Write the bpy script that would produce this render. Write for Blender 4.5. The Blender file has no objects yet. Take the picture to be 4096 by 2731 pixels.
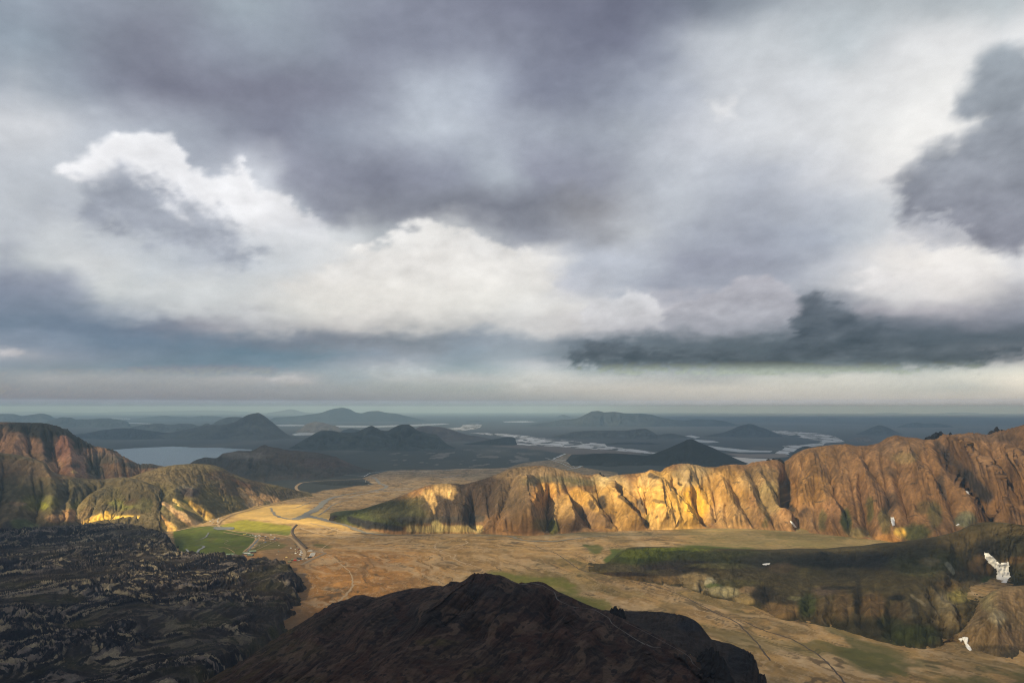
import bpy, bmesh, math, random
import numpy as np
from mathutils import Vector
from mathutils.bvhtree import BVHTree

random.seed(5)
SC = bpy.context.scene
COL = SC.collection
EYE = 400.0                      # height of the viewpoint above the valley floor, metres
FOC = 2731.0                     # focal length in pixels of the 4096 wide photograph (24 mm lens)
PITCH = math.radians(5.57)
SUN_EL, SUN_AZ = math.radians(33), math.radians(-130)   # azimuth from +Y, clockwise: behind and to the left

# ------------------------------------------------------------------ camera, sun, world
cam = bpy.data.objects.new('camera', bpy.data.cameras.new('camera'))
COL.objects.link(cam)
cam.location = (0, 0, EYE)
cam.rotation_euler = (math.pi / 2 + PITCH, 0, 0)
cam.data.lens = 24.0; cam.data.sensor_width = 36.0
cam.data.clip_start = 1.0; cam.data.clip_end = 300000.0
SC.camera = cam

SUNV = Vector((math.sin(SUN_AZ) * math.cos(SUN_EL), math.cos(SUN_AZ) * math.cos(SUN_EL), math.sin(SUN_EL)))
sl = bpy.data.lights.new('sun', 'SUN'); sl.energy = 5.0; sl.angle = math.radians(0.53); sl.color = (1.0, 0.83, 0.50)
so = bpy.data.objects.new('sun', sl); COL.objects.link(so); so.location = (-500, -600, 2000)
so.rotation_euler = SUNV.to_track_quat('Z', 'Y').to_euler()

W = bpy.data.worlds.new('World'); SC.world = W; W.use_nodes = True
nt = W.node_tree; nt.nodes.clear()
wo = nt.nodes.new('ShaderNodeOutputWorld'); wb = nt.nodes.new('ShaderNodeBackground')
ws = nt.nodes.new('ShaderNodeTexSky'); ws.sky_type = 'NISHITA'; ws.sun_disc = False
ws.sun_elevation = SUN_EL; ws.sun_rotation = SUN_AZ
wb.inputs['Strength'].default_value = 0.05
nt.links.new(ws.outputs[0], wb.inputs[0]); nt.links.new(wb.outputs[0], wo.inputs[0])
SC.view_settings.view_transform = 'Standard'; SC.view_settings.look = 'None'
SC.view_settings.exposure = 0.6; SC.view_settings.gamma = 1.0; SC.view_settings.use_curve_mapping = False
SC.render.engine = 'CYCLES'
cy = SC.cycles
cy.max_bounces = 6; cy.diffuse_bounces = 2; cy.glossy_bounces = 2; cy.volume_bounces = 4
cy.transparent_max_bounces = 8
cy.use_denoising = True; cy.pixel_filter_type = 'BLACKMAN_HARRIS'; cy.filter_width = 1.15
try:
    cy.denoiser = 'OPENIMAGEDENOISE'; cy.denoising_input_passes = 'RGB_ALBEDO_NORMAL'; cy.denoising_prefilter = 'NONE'
except Exception: pass

# ------------------------------------------------------------------ noise
def _h(ix, iy, iz, seed):
    with np.errstate(over='ignore'):
        h = (ix.astype(np.uint32) * np.uint32(374761393) + iy.astype(np.uint32) * np.uint32(668265263)
             + iz.astype(np.uint32) * np.uint32(2147483647) + np.uint32(seed * 974711 % 4294967291))
        h = (h ^ (h >> np.uint32(13))) * np.uint32(1274126177)
        h = h ^ (h >> np.uint32(16))
        h = h * np.uint32(2246822519); h ^= h >> np.uint32(15)
    return h
def _fade(t): return t * t * t * (t * (t * 6 - 15) + 10)
def pn2(x, y, seed=0):
    x = np.asarray(x, float); y = np.asarray(y, float)
    xi = np.floor(x); yi = np.floor(y); xf = x - xi; yf = y - yi
    xi = xi.astype(np.int64); yi = yi.astype(np.int64); z = np.zeros_like(xi)
    u = _fade(xf); v = _fade(yf)
    def g(dx, dy):
        a = _h(xi + dx, yi + dy, z, seed) * (2 * np.pi / 4294967296.0)
        return np.cos(a) * (xf - dx) + np.sin(a) * (yf - dy)
    a = g(0, 0); a = a + u * (g(1, 0) - a); b = g(0, 1); b = b + u * (g(1, 1) - b)
    return (a + v * (b - a)) * 1.5
def fb2(x, y, o=4, seed=0, gain=0.5, lac=2.03):
    s = 0; a = 1.0; t = 0
    for i in range(o):
        s = s + a * pn2(x, y, seed + i * 17); t += a; a *= gain
        x = x * lac + 13.7; y = y * lac - 7.1
    return s / t * 1.25
def rg2(x, y, o=4, seed=0, gain=0.5, lac=2.03):
    s = 0; a = 1.0; t = 0
    for i in range(o):
        s = s + a * (1 - np.minimum(1, 2 * np.abs(pn2(x, y, seed + i * 31)))); t += a; a *= gain
        x = x * lac + 5.3; y = y * lac + 9.9
    return s / t
def pn3(x, y, z, seed=0):
    xi = np.floor(x); yi = np.floor(y); zi = np.floor(z); xf = x - xi; yf = y - yi; zf = z - zi
    xi = xi.astype(np.int64); yi = yi.astype(np.int64); zi = zi.astype(np.int64)
    u = _fade(xf); v = _fade(yf); w = _fade(zf)
    def g(dx, dy, dz):
        h = _h(xi + dx, yi + dy, zi + dz, seed)
        a = (h & np.uint32(65535)) * (2 * np.pi / 65536.0); c = (h >> np.uint32(16)) / 32767.5 - 1
        s = np.sqrt(np.maximum(0, 1 - c * c))
        return np.cos(a) * s * (xf - dx) + np.sin(a) * s * (yf - dy) + c * (zf - dz)
    def l(a, b, t): return a + t * (b - a)
    return l(l(l(g(0,0,0), g(1,0,0), u), l(g(0,1,0), g(1,1,0), u), v), l(l(g(0,0,1), g(1,0,1), u), l(g(0,1,1), g(1,1,1), u), v), w) * 1.5
def fb3(x, y, z, o=4, seed=0, gain=0.5):
    s = 0; a = 1.0; t = 0
    for i in range(o):
        s = s + a * pn3(x, y, z, seed + i * 17); t += a; a *= gain
        x = x * 2.03 + 3.1; y = y * 2.03 - 7.1; z = z * 2.03 + 1.7
    return s / t * 1.25
def ss(a, b, x):
    t = np.clip((x - a) / (b - a), 0, 1); return t * t * (3 - 2 * t)
def mix(a, b, t): return a + (b - a) * t
def mixc(c, col, t): return c + (np.array(col, float) - c) * np.clip(t, 0, 1)[..., None]

# ------------------------------------------------------------------ pixel of the photograph <-> place in the valley
CT, ST = math.cos(PITCH), math.sin(PITCH)
def pdir(px, py):
    x = (np.asarray(px, float) - 2048.0) / FOC; u = (1365.5 - np.asarray(py, float)) / FOC
    return x, CT - ST * u, ST + CT * u
def at_depth(px, py, D):
    x, y, z = pdir(px, py); t = D / y
    return np.stack([x * t, y * t, EYE + z * t], -1)
def at_height(px, py, z0=0.0):
    x, y, z = pdir(px, py); t = (z0 - EYE) / np.minimum(z, -1e-4)
    return np.stack([x * t, y * t, EYE + z * t], -1)
def proj(P):
    y = P[..., 1]; z = P[..., 2] - EYE
    f = y * CT + z * ST; u = -y * ST + z * CT
    f = np.maximum(f, 1.0)
    return 2048 + FOC * P[..., 0] / f, 1365.5 - FOC * u / f

# ------------------------------------------------------------------ objects
def tag(o, label=None, cat=None, group=None, kind=None):
    if label: o['label'] = label
    if cat: o['category'] = cat
    if group: o['group'] = group
    if kind: o['kind'] = kind
    return o
def link(name, me, mat=None, parent=None):
    o = bpy.data.objects.new(name, me); COL.objects.link(o)
    if mat: me.materials.append(mat)
    if parent: o.parent = parent
    return o
def np_mesh(name, V, F, cols=None, extra=None, smooth=True):
    """V (n,3); F (m,4) or (m,3)"""
    me = bpy.data.meshes.new(name); V = np.asarray(V, np.float32); F = np.asarray(F, np.int32)
    k = F.shape[1]
    me.vertices.add(len(V)); me.vertices.foreach_set('co', V.ravel())
    me.loops.add(F.size); me.loops.foreach_set('vertex_index', F.ravel())
    me.polygons.add(len(F)); me.polygons.foreach_set('loop_start', np.arange(0, F.size, k, dtype=np.int32))
    me.polygons.foreach_set('loop_total', np.full(len(F), k, np.int32))
    me.polygons.foreach_set('use_smooth', np.full(len(F), smooth, bool))
    me.update(calc_edges=True)
    if cols is not None:
        a = me.attributes.new('tone', 'FLOAT_COLOR', 'POINT')
        c = np.ones((len(V), 4), np.float32); c[:, :3] = np.clip(cols, 0, 4); a.data.foreach_set('color', c.ravel())
    for n, arr in (extra or {}).items():
        a = me.attributes.new(n, 'FLOAT', 'POINT'); a.data.foreach_set('value', np.asarray(arr, np.float32).ravel())
    return me
def grid_faces(nv, nu, flip=False, keep=None):
    i = np.arange(nv * nu).reshape(nv, nu)
    a, b, c, d = i[:-1, :-1], i[:-1, 1:], i[1:, 1:], i[1:, :-1]
    F = np.stack([a, d, c, b] if flip else [a, b, c, d], -1).reshape(-1, 4)
    if keep is not None:
        k = keep[:-1, :-1] | keep[:-1, 1:] | keep[1:, 1:] | keep[1:, :-1]
        F = F[k.ravel()]
    return F

def node_mat(name, build):
    m = bpy.data.materials.new(name); m.use_nodes = True
    t = m.node_tree; t.nodes.clear()
    out = t.nodes.new('ShaderNodeOutputMaterial')
    build(t, out); return m
def N(t, kind, **kw):
    n = t.nodes.new(kind)
    for k, v in kw.items():
        if k.startswith('i_'):
            n.inputs[int(k[2:]) if k[2:].isdigit() else k[2:].replace('_', ' ')].default_value = v
        else: setattr(n, k, v)
    return n

def earth_mat(name, scales=(0.02, 0.12), amt=0.35, bump=1.0, rough=0.95, bump_dist=2.0, stretch=(1, 1, 1)):
    """surface colour from the object's own tone map, broken up with two grains of noise and a fine relief"""
    def build(t, out):
        L = t.links.new
        p = N(t, 'ShaderNodeBsdfPrincipled'); p.inputs['Roughness'].default_value = rough
        p.inputs['Specular IOR Level'].default_value = 0.12
        at = N(t, 'ShaderNodeAttribute', attribute_name='tone')
        tc = N(t, 'ShaderNodeTexCoord'); mp = N(t, 'ShaderNodeMapping'); mp.inputs['Scale'].default_value = stretch
        L(tc.outputs['Object'], mp.inputs[0])
        n1 = N(t, 'ShaderNodeTexNoise'); n1.inputs['Scale'].default_value = scales[0]; n1.inputs['Detail'].default_value = 8; n1.inputs['Roughness'].default_value = .62
        n2 = N(t, 'ShaderNodeTexNoise'); n2.inputs['Scale'].default_value = scales[1]; n2.inputs['Detail'].default_value = 8; n2.inputs['Roughness'].default_value = .7
        L(mp.outputs[0], n1.inputs['Vector']); L(mp.outputs[0], n2.inputs['Vector'])
        r1 = N(t, 'ShaderNodeMapRange'); r1.inputs['From Min'].default_value = .3; r1.inputs['From Max'].default_value = .7
        r1.inputs['To Min'].default_value = 1 - amt; r1.inputs['To Max'].default_value = 1 + amt
        r2 = N(t, 'ShaderNodeMapRange'); r2.inputs['From Min'].default_value = .3; r2.inputs['From Max'].default_value = .7
        r2.inputs['To Min'].default_value = 1 - amt; r2.inputs['To Max'].default_value = 1 + amt
        L(n1.outputs[0], r1.inputs[0]); L(n2.outputs[0], r2.inputs[0])
        mu = N(t, 'ShaderNodeMath', operation='MULTIPLY'); L(r1.outputs[0], mu.inputs[0]); L(r2.outputs[0], mu.inputs[1])
        vm = N(t, 'ShaderNodeVectorMath', operation='SCALE'); L(at.outputs['Color'], vm.inputs[0]); L(mu.outputs[0], vm.inputs['Scale'])
        L(vm.outputs[0], p.inputs['Base Color'])
        b = N(t, 'ShaderNodeBump'); b.inputs['Strength'].default_value = bump; b.inputs['Distance'].default_value = bump_dist
        L(n2.outputs[0], b.inputs['Height']); L(b.outputs[0], p.inputs['Normal'])
        L(p.outputs[0], out.inputs[0])
    return node_mat(name, build)
def flat_mat(name, col, rough=0.6, metal=0.0, noise=0.12, scale=0.8, spec=0.4):
    def build(t, out):
        L = t.links.new
        p = N(t, 'ShaderNodeBsdfPrincipled'); p.inputs['Roughness'].default_value = rough; p.inputs['Metallic'].default_value = metal
        p.inputs['Specular IOR Level'].default_value = spec
        tc = N(t, 'ShaderNodeTexCoord'); n = N(t, 'ShaderNodeTexNoise'); n.inputs['Scale'].default_value = scale; n.inputs['Detail'].default_value = 5
        L(tc.outputs['Object'], n.inputs['Vector'])
        r = N(t, 'ShaderNodeMapRange'); r.inputs['To Min'].default_value = 1 - noise * 2; r.inputs['To Max'].default_value = 1 + noise * 2
        L(n.outputs[0], r.inputs[0])
        vm = N(t, 'ShaderNodeVectorMath', operation='SCALE'); vm.inputs[0].default_value = col; L(r.outputs[0], vm.inputs['Scale'])
        L(vm.outputs[0], p.inputs['Base Color']); L(p.outputs[0], out.inputs[0])
    return node_mat(name, build)
M_ROCK = earth_mat('bare slope', (0.012, 0.08), .28, 1.0, bump_dist=3.0)
M_FAR = earth_mat('distant slope', (0.002, 0.012), .22, .8, bump_dist=10.0)
M_FORE = earth_mat('scree slope', (0.03, 0.35), .3, 1.0, bump_dist=1.2)
M_PLAIN = earth_mat('outwash gravel', (0.006, 0.05), .16, .5, bump_dist=.6)
M_LAVA = earth_mat('lava', (0.05, 0.3), .35, 1.0, bump_dist=1.5)

# ------------------------------------------------------------------ slopes lofted between traced lines
def row_px(pts, nu, z=None):
    """pts (px,py,D) or (px,py) with the height z; returns nu points in space"""
    a = np.array([(p[0], p[1], p[2] if len(p) > 2 else -1) for p in pts], float)
    s = np.linspace(a[0, 0], a[-1, 0], nu)
    py = smooth_interp(s, a[:, 0], a[:, 1])
    if len(pts[0]) > 2: return at_depth(s, py, smooth_interp(s, a[:, 0], a[:, 2]))
    return at_height(s, py, z if z is not None else 0.0)
def row_z(pts, nu):
    """pts (px, D, z)"""
    a = np.array(pts, float); s = np.linspace(a[0, 0], a[-1, 0], nu)
    D = smooth_interp(s, a[:, 0], a[:, 1]); z = smooth_interp(s, a[:, 0], a[:, 2])
    return np.stack([(s - 2048) / FOC * D, D, z], -1)
def smooth_interp(s, x, y):
    y0 = np.interp(s, x, y)
    if len(x) < 3: return y0
    # monotone cubic (Fritsch-Carlson)
    h = np.diff(x); d = np.diff(y) / h; m = np.zeros_like(y)
    m[1:-1] = np.where(d[:-1] * d[1:] > 0, 2 * d[:-1] * d[1:] / (d[:-1] + d[1:] + 1e-12), 0); m[0] = d[0]; m[-1] = d[-1]
    i = np.clip(np.searchsorted(x, s) - 1, 0, len(x) - 2); t = (s - x[i]) / h[i]; t = np.clip(t, 0, 1)
    return ((1 + 2*t) * (1-t)**2 * y[i] + t * (1-t)**2 * h[i] * m[i] + t*t*(3-2*t) * y[i+1] + t*t*(t-1) * h[i] * m[i+1])
def loft(rows, vs, nv):
    """rows: list of (nu,3); vs: their v; pchip in v for each column"""
    R = np.stack(rows); vs = np.array(vs, float); v = np.linspace(vs[0], vs[-1], nv)
    h = np.diff(vs)[:, None, None]; d = np.diff(R, axis=0) / h; m = np.zeros_like(R)
    if len(rows) > 2:
        p = d[:-1] * d[1:]; m[1:-1] = np.where(p > 0, 2 * p / (d[:-1] + d[1:] + np.where(p > 0, 1e-12, 1)), 0)
    m[0] = d[0]; m[-1] = d[-1]
    i = np.clip(np.searchsorted(vs, v, side='right') - 1, 0, len(vs) - 2); t = ((v - vs[i]) / (vs[i+1] - vs[i]))[:, None, None]
    hh = (vs[i+1] - vs[i])[:, None, None]
    G = (1 + 2*t) * (1-t)**2 * R[i] + t * (1-t)**2 * hh * m[i] + t*t*(3-2*t) * R[i+1] + t*t*(t-1) * hh * m[i+1]
    return G, v
def normals(G):
    du = np.gradient(G, axis=1); dv = np.gradient(G, axis=0)
    n = np.cross(du, dv); n /= np.linalg.norm(n, axis=-1, keepdims=True) + 1e-9
    n *= np.sign(n[..., 2:3] + 1e-6)
    return n
def gullies(um, vm, sc=1.0, seed=0):
    """branching rills: fine near the crest, merging to broad ones at the foot. um metres along, vm 0..1 down the face"""
    w = fb2(um / (170 * sc), vm * 2.0, 3, seed + 5) * 75 * sc + fb2(um / (50 * sc), vm * 4.0, 3, seed + 6) * 16 * sc
    u = um + w
    big = rg2(u / (230 * sc), vm * 1.2, 1, seed)
    mid = rg2(u / (80 * sc) + vm * .6, vm * 2.4, 2, seed + 9)
    fine = rg2(u / (26 * sc) - vm * .8, vm * 5.0, 3, seed + 13)
    return big, mid, fine
def erode(P, iters=40, K=.5, m=.45, seed=0, nz=3.0, nsc=25.0, diff=.06, fixed=(False, True), uplift=0.0):
    """running water on a slope: P (nv,nu,3), row 0 crest, last row base level. Returns change of height, drainage, downhill streaks"""
    nv, nu = P.shape[:2]; X, Y, Z0 = P[..., 0], P[..., 1], P[..., 2].copy(); n = nv * nu
    Z = Z0 + fb2(X / nsc, Y / nsc + Z0 / nsc, 4, seed + 1) * nz
    hard = np.exp(1.1 * fb2(X / 90, Y / 90 + Z0 / 50, 3, seed + 2))
    area = np.hypot(*(np.gradient(X, axis=1), np.gradient(Y, axis=1))) * (np.hypot(np.gradient(X, axis=0), np.gradient(Y, axis=0)) + .5)
    A0 = np.clip(area, .5, None); I = np.arange(n).reshape(nv, nu)
    offs = [(dv, du) for dv in (-1, 0, 1) for du in (-1, 0, 1) if dv or du]
    dist = []
    for dv, du in offs:
        D = np.full((nv, nu), 1e9); v0, v1 = max(0, -dv), nv - max(0, dv); u0, u1 = max(0, -du), nu - max(0, du)
        D[v0:v1, u0:u1] = np.sqrt((X[v0:v1, u0:u1] - X[v0+dv:v1+dv, u0+du:u1+du])**2 + (Y[v0:v1, u0:u1] - Y[v0+dv:v1+dv, u0+du:u1+du])**2 + .04); dist.append(D)
    fix = np.zeros((nv, nu), bool)
    if fixed[0]: fix[0] = True
    if fixed[1]: fix[-1] = True
    order = None
    for it in range(iters):
        best = np.zeros((nv, nu)); rec = I.copy(); rd = np.ones((nv, nu))
        for (dv, du), D in zip(offs, dist):
            v0, v1 = max(0, -dv), nv - max(0, dv); u0, u1 = max(0, -du), nu - max(0, du)
            s = (Z[v0:v1, u0:u1] - Z[v0+dv:v1+dv, u0+du:u1+du]) / D[v0:v1, u0:u1]
            b = best[v0:v1, u0:u1]; k = s > b; b[k] = s[k]
            rec[v0:v1, u0:u1][k] = I[v0+dv:v1+dv, u0+du:u1+du][k]; rd[v0:v1, u0:u1][k] = D[v0:v1, u0:u1][k]
        order = np.argsort(-Z.ravel(), kind='stable').tolist(); r = rec.ravel().tolist(); A = A0.ravel().tolist()
        for i in order:
            j = r[i]
            if j != i: A[j] += A[i]
        Aa = np.array(A).reshape(nv, nu)
        f = (K * hard * (Aa / 400.0) ** m * 10.0 / rd); f[fix] = 0; f[rec == I] = 0
        f = f.ravel().tolist(); z = Z.ravel().tolist()
        for i in reversed(order):
            fi = f[i]
            if fi: z[i] = (z[i] + fi * z[r[i]]) / (1 + fi)
        Z = np.array(z).reshape(nv, nu)
        if diff:
            L_ = np.zeros_like(Z); L_[1:-1, 1:-1] = (Z[:-2, 1:-1] + Z[2:, 1:-1] + Z[1:-1, :-2] + Z[1:-1, 2:]) / 4 - Z[1:-1, 1:-1]; Z = Z + diff * L_
            if fixed[1]: Z[-1] = Z0[-1]
    st = (fb2(X / 9, Y / 9 + Z0 / 9, 3, seed + 3) * 1.6).ravel().tolist(); sm = [0.0] * n; wt = [0.0] * n; base = list(st)
    for i in order:
        if wt[i] > 0: st[i] = .90 * (sm[i] / wt[i]) + .16 * base[i]
        j = r[i]
        if j != i: sm[j] += st[i]; wt[j] += 1
    return Z - Z0, np.log(Aa / A0.mean() + 1), np.array(st).reshape(nv, nu)
def upsample(a, shape):
    nv, nu = shape; y = np.linspace(0, a.shape[0] - 1, nv); x = np.linspace(0, a.shape[1] - 1, nu)
    i = np.clip(y.astype(int), 0, a.shape[0] - 2); j = np.clip(x.astype(int), 0, a.shape[1] - 2); fy = (y - i)[:, None]; fx = (x - j)[None, :]
    q = a[i][:, j] * (1 - fy) * (1 - fx) + a[i + 1][:, j] * fy * (1 - fx) + a[i][:, j + 1] * (1 - fy) * fx + a[i + 1][:, j + 1] * fy * fx
    return q
def seg_dist(px, py, ax, ay, bx, by):
    dx, dy = bx - ax, by - ay; L2 = dx * dx + dy * dy + 1e-9
    t = np.clip(((px - ax) * dx + (py - ay) * dy) / L2, 0, 1)
    ex, ey = px - ax - t * dx, py - ay - t * dy
    return np.hypot(ex, ey), t, (dx * ey - dy * ex)
def paint(c, px, py, blobs, wx=0, wy=0):
    for (bx, by, rx, ry, col, st) in blobs:
        d = ((px + wx - bx) / rx) ** 2 + ((py + wy - by) / ry) ** 2
        c = mixc(c, col, st * (1 - ss(0.35, 1.35, d)))
    return c
def in_poly(px, py, poly):
    r = np.zeros(px.shape, bool); n = len(poly)
    for i in range(n):
        x1, y1 = poly[i][:2]; x2, y2 = poly[(i + 1) % n][:2]
        if y1 == y2: continue
        c = (y1 > py) != (y2 > py)
        r ^= c & (px < (x2 - x1) * (py - y1) / (y2 - y1) + x1)
    return r
def poly_sd(px, py, poly, closed=True):
    d = np.full(px.shape, 1e18); n = len(poly)
    for i in range(n if closed else n - 1):
        a, b = poly[i], poly[(i + 1) % n]
        q, _, _ = seg_dist(px, py, a[0], a[1], b[0], b[1]); d = np.minimum(d, q)
    if not closed: return d
    return np.where(in_poly(px, py, poly), d, -d)      # positive inside
# ------------------------------------------------------------------ sky: one closed cloud ceiling round the whole scene
# grey of the clouds by direction, read off the photograph on a 2352 x 1568 grid
SKY = {
 -60: [(0,160,172,184),(250,150,156,168),(550,160,168,178),(850,142,147,162),(1100,140,144,158),(1400,122,126,142),(1650,135,140,152),(1900,175,180,186),(2100,180,188,195),(2352,160,172,180)],
 0: [(0,160,172,184),(200,146,153,166),(400,142,148,160),(580,160,170,180),(750,148,155,168),(900,138,143,158),(1100,134,138,154),(1400,117,121,138),(1600,126,133,146),(1850,170,177,184),(2050,185,192,197),(2150,178,185,190),(2352,190,198,202)],
 100: [(0,158,170,182),(120,146,156,168),(350,132,136,150),(500,146,153,166),(650,152,160,172),(850,138,143,158),(1100,140,145,160),(1400,122,126,143),(1520,150,156,170),(1600,182,187,195),(1800,195,200,205),(1950,190,197,202),(2050,205,208,211),(2200,222,223,224),(2352,212,214,216)],
 200: [(0,188,193,200),(150,154,162,174),(400,129,132,147),(650,132,135,150),(850,148,153,167),(1000,182,189,200),(1100,170,177,190),(1250,134,139,155),(1400,142,148,162),(1520,168,174,186),(1650,196,200,206),(1850,208,211,215),(2050,224,225,226),(2200,232,232,231),(2352,220,222,222)],
 300: [(0,208,211,216),(100,206,209,214),(200,194,199,207),(330,180,186,196),(450,158,164,176),(650,134,138,153),(750,146,152,166),(900,168,174,186),(1020,188,195,205),(1150,172,178,190),(1300,158,164,176),(1450,172,178,188),(1560,194,198,206),(1700,208,211,216),(1850,214,216,219),(2050,230,230,229),(2150,236,235,233),(2352,225,225,225)],
 400: [(0,188,193,200),(150,192,197,204),(300,180,186,195),(450,178,184,195),(600,200,204,212),(700,152,156,170),(850,134,138,152),(1000,146,151,165),(1150,172,179,189),(1250,148,152,166),(1400,150,154,166),(1500,176,181,190),(1560,192,197,205),(1700,182,187,197),(1850,202,205,211),(2000,222,222,223),(2100,228,227,226),(2352,222,222,222)],
 480: [(0,190,195,201),(150,186,191,199),(300,186,191,198),(450,190,195,202),(560,222,224,227),(680,190,195,203),(760,142,146,158),(850,138,142,153),(1000,132,136,147),(1200,126,130,141),(1330,138,140,147),(1430,170,173,180),(1550,184,189,197),(1700,168,173,184),(1850,178,183,193),(2000,200,204,210),(2150,205,208,213),(2352,205,207,212)],
 540: [(0,176,181,190),(120,200,204,208),(300,190,195,202),(450,182,188,197),(600,202,206,211),(750,214,217,220),(850,190,194,198),(900,176,181,186),(980,212,213,213),(1100,184,187,192),(1200,152,156,166),(1350,160,163,170),(1450,186,190,196),(1550,176,181,191),(1700,160,165,177),(1850,168,174,186),(1980,190,195,202),(2100,212,212,214),(2352,196,198,204)],
 600: [(0,158,163,176),(100,190,194,198),(200,208,210,212),(350,194,199,205),(500,186,191,200),(600,200,204,209),(750,216,217,218),(850,230,228,226),(1000,240,237,233),(1150,238,235,231),(1250,222,221,220),(1330,186,191,201),(1450,184,189,199),(1600,156,160,173),(1800,160,165,177),(1930,190,193,200),(2050,222,220,219),(2150,236,232,228),(2250,238,235,231),(2352,210,210,213)],
 660: [(0,136,142,158),(120,152,157,171),(250,204,206,207),(400,206,208,210),(550,204,206,208),(700,218,215,212),(900,230,226,221),(1100,232,228,223),(1230,230,227,223),(1320,190,192,200),(1400,186,190,199),(1550,156,160,172),(1750,164,168,179),(1900,188,190,196),(2050,212,210,210),(2200,218,214,212),(2352,180,179,184)],
 710: [(0,132,139,154),(150,134,141,155),(280,176,179,185),(400,200,201,203),(550,203,203,204),(700,213,210,206),(900,222,217,212),(1100,222,218,213),(1230,222,219,216),(1350,216,215,215),(1550,190,188,194),(1800,170,170,178),(1850,130,135,144),(1920,118,124,134),(2000,158,157,164),(2150,178,175,180),(2352,134,136,146)],
 750: [(0,128,137,151),(200,122,131,146),(330,128,133,146),(450,150,149,157),(600,180,178,180),(800,196,191,188),(1000,192,188,185),(1200,203,199,197),(1350,196,194,196),(1500,168,168,175),(1700,150,152,160),(1820,112,119,128),(1950,98,105,114),(2100,116,120,129),(2250,126,128,137),(2352,104,109,118)],
 785: [(0,146,152,165),(150,134,143,157),(350,120,131,146),(500,122,130,143),(650,128,132,142),(800,136,137,144),(950,134,136,142),(1100,146,150,158),(1250,150,155,162),(1350,120,128,137),(1500,108,116,124),(1700,96,104,111),(1900,88,97,104),(2100,90,98,106),(2352,92,99,107)],
 815: [(0,176,176,182),(60,166,168,176),(150,142,149,162),(300,130,140,154),(450,120,134,148),(600,116,132,146),(720,124,137,149),(850,146,152,162),(950,156,160,168),(1060,144,152,161),(1180,156,162,169),(1300,130,138,146),(1450,112,120,127),(1700,94,102,109),(1900,86,95,102),(2100,96,103,110),(2250,122,125,131),(2352,156,155,158)],
 843: [(0,146,154,167),(150,140,149,162),(300,132,144,158),(450,124,138,153),(600,126,140,154),(700,140,150,162),(850,168,171,179),(980,170,173,180),(1060,144,153,162),(1120,160,166,173),(1220,186,186,190),(1320,160,163,169),(1450,134,138,145),(1600,128,131,138),(1800,106,112,118),(1950,116,120,126),(2100,160,160,163),(2250,190,187,186),(2352,206,201,196)],
 868: [(0,150,156,168),(120,166,168,177),(350,160,163,173),(500,168,169,177),(680,176,174,181),(800,156,163,174),(920,178,179,185),(1040,178,178,184),(1150,178,179,184),(1230,196,193,195),(1350,186,184,188),(1500,168,167,173),(1620,160,159,166),(1800,186,183,184),(1950,192,188,188),(2100,184,182,184),(2250,204,199,196),(2352,222,213,206)],
 892: [(0,150,157,169),(300,154,159,170),(600,156,161,172),(800,158,164,174),(950,160,166,174),(1100,162,168,175),(1230,184,184,188),(1450,186,183,185),(1700,190,187,188),(1950,186,185,187),(2100,180,181,184),(2200,176,178,182),(2352,204,199,196)],
 915: [(0,150,155,167),(400,153,158,169),(800,156,162,172),(1200,166,171,178),(1600,186,186,189),(2000,189,188,190),(2352,194,191,190)],
 945: [(0,136,148,160),(400,143,152,164),(800,146,155,165),(1200,156,165,172),(1600,184,185,188),(2000,192,190,189),(2352,200,195,192)],
 1000: [(0,130,142,154),(800,138,148,158),(1400,156,162,168),(2352,180,180,182)],
}
def sky_lookup(wx, wy):
    ys = sorted(SKY); xs = np.linspace(0, 2352, 120)
    T = np.zeros((len(ys), len(xs), 3))
    for j, y in enumerate(ys):
        a = np.array(SKY[y], float)
        for k in range(3): T[j, :, k] = smooth_interp(xs, a[:, 0], a[:, k + 1])
    ya = np.array(ys, float)
    wy = np.clip(wy, ya[0], ya[-1]); j = np.clip(np.searchsorted(ya, wy) - 1, 0, len(ya) - 2)
    t = (wy - ya[j]) / (ya[j + 1] - ya[j]); t = t * t * (3 - 2 * t) * .5 + t * .5
    fx = np.clip(wx / 2352 * 119, 0, 118.999); i = fx.astype(int); u = (fx - i)
    c = (T[j, i].T * (1 - u) + T[j, i + 1].T * u) * (1 - t) + (T[j + 1, i].T * (1 - u) + T[j + 1, i + 1].T * u) * t
    return c.T
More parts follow.
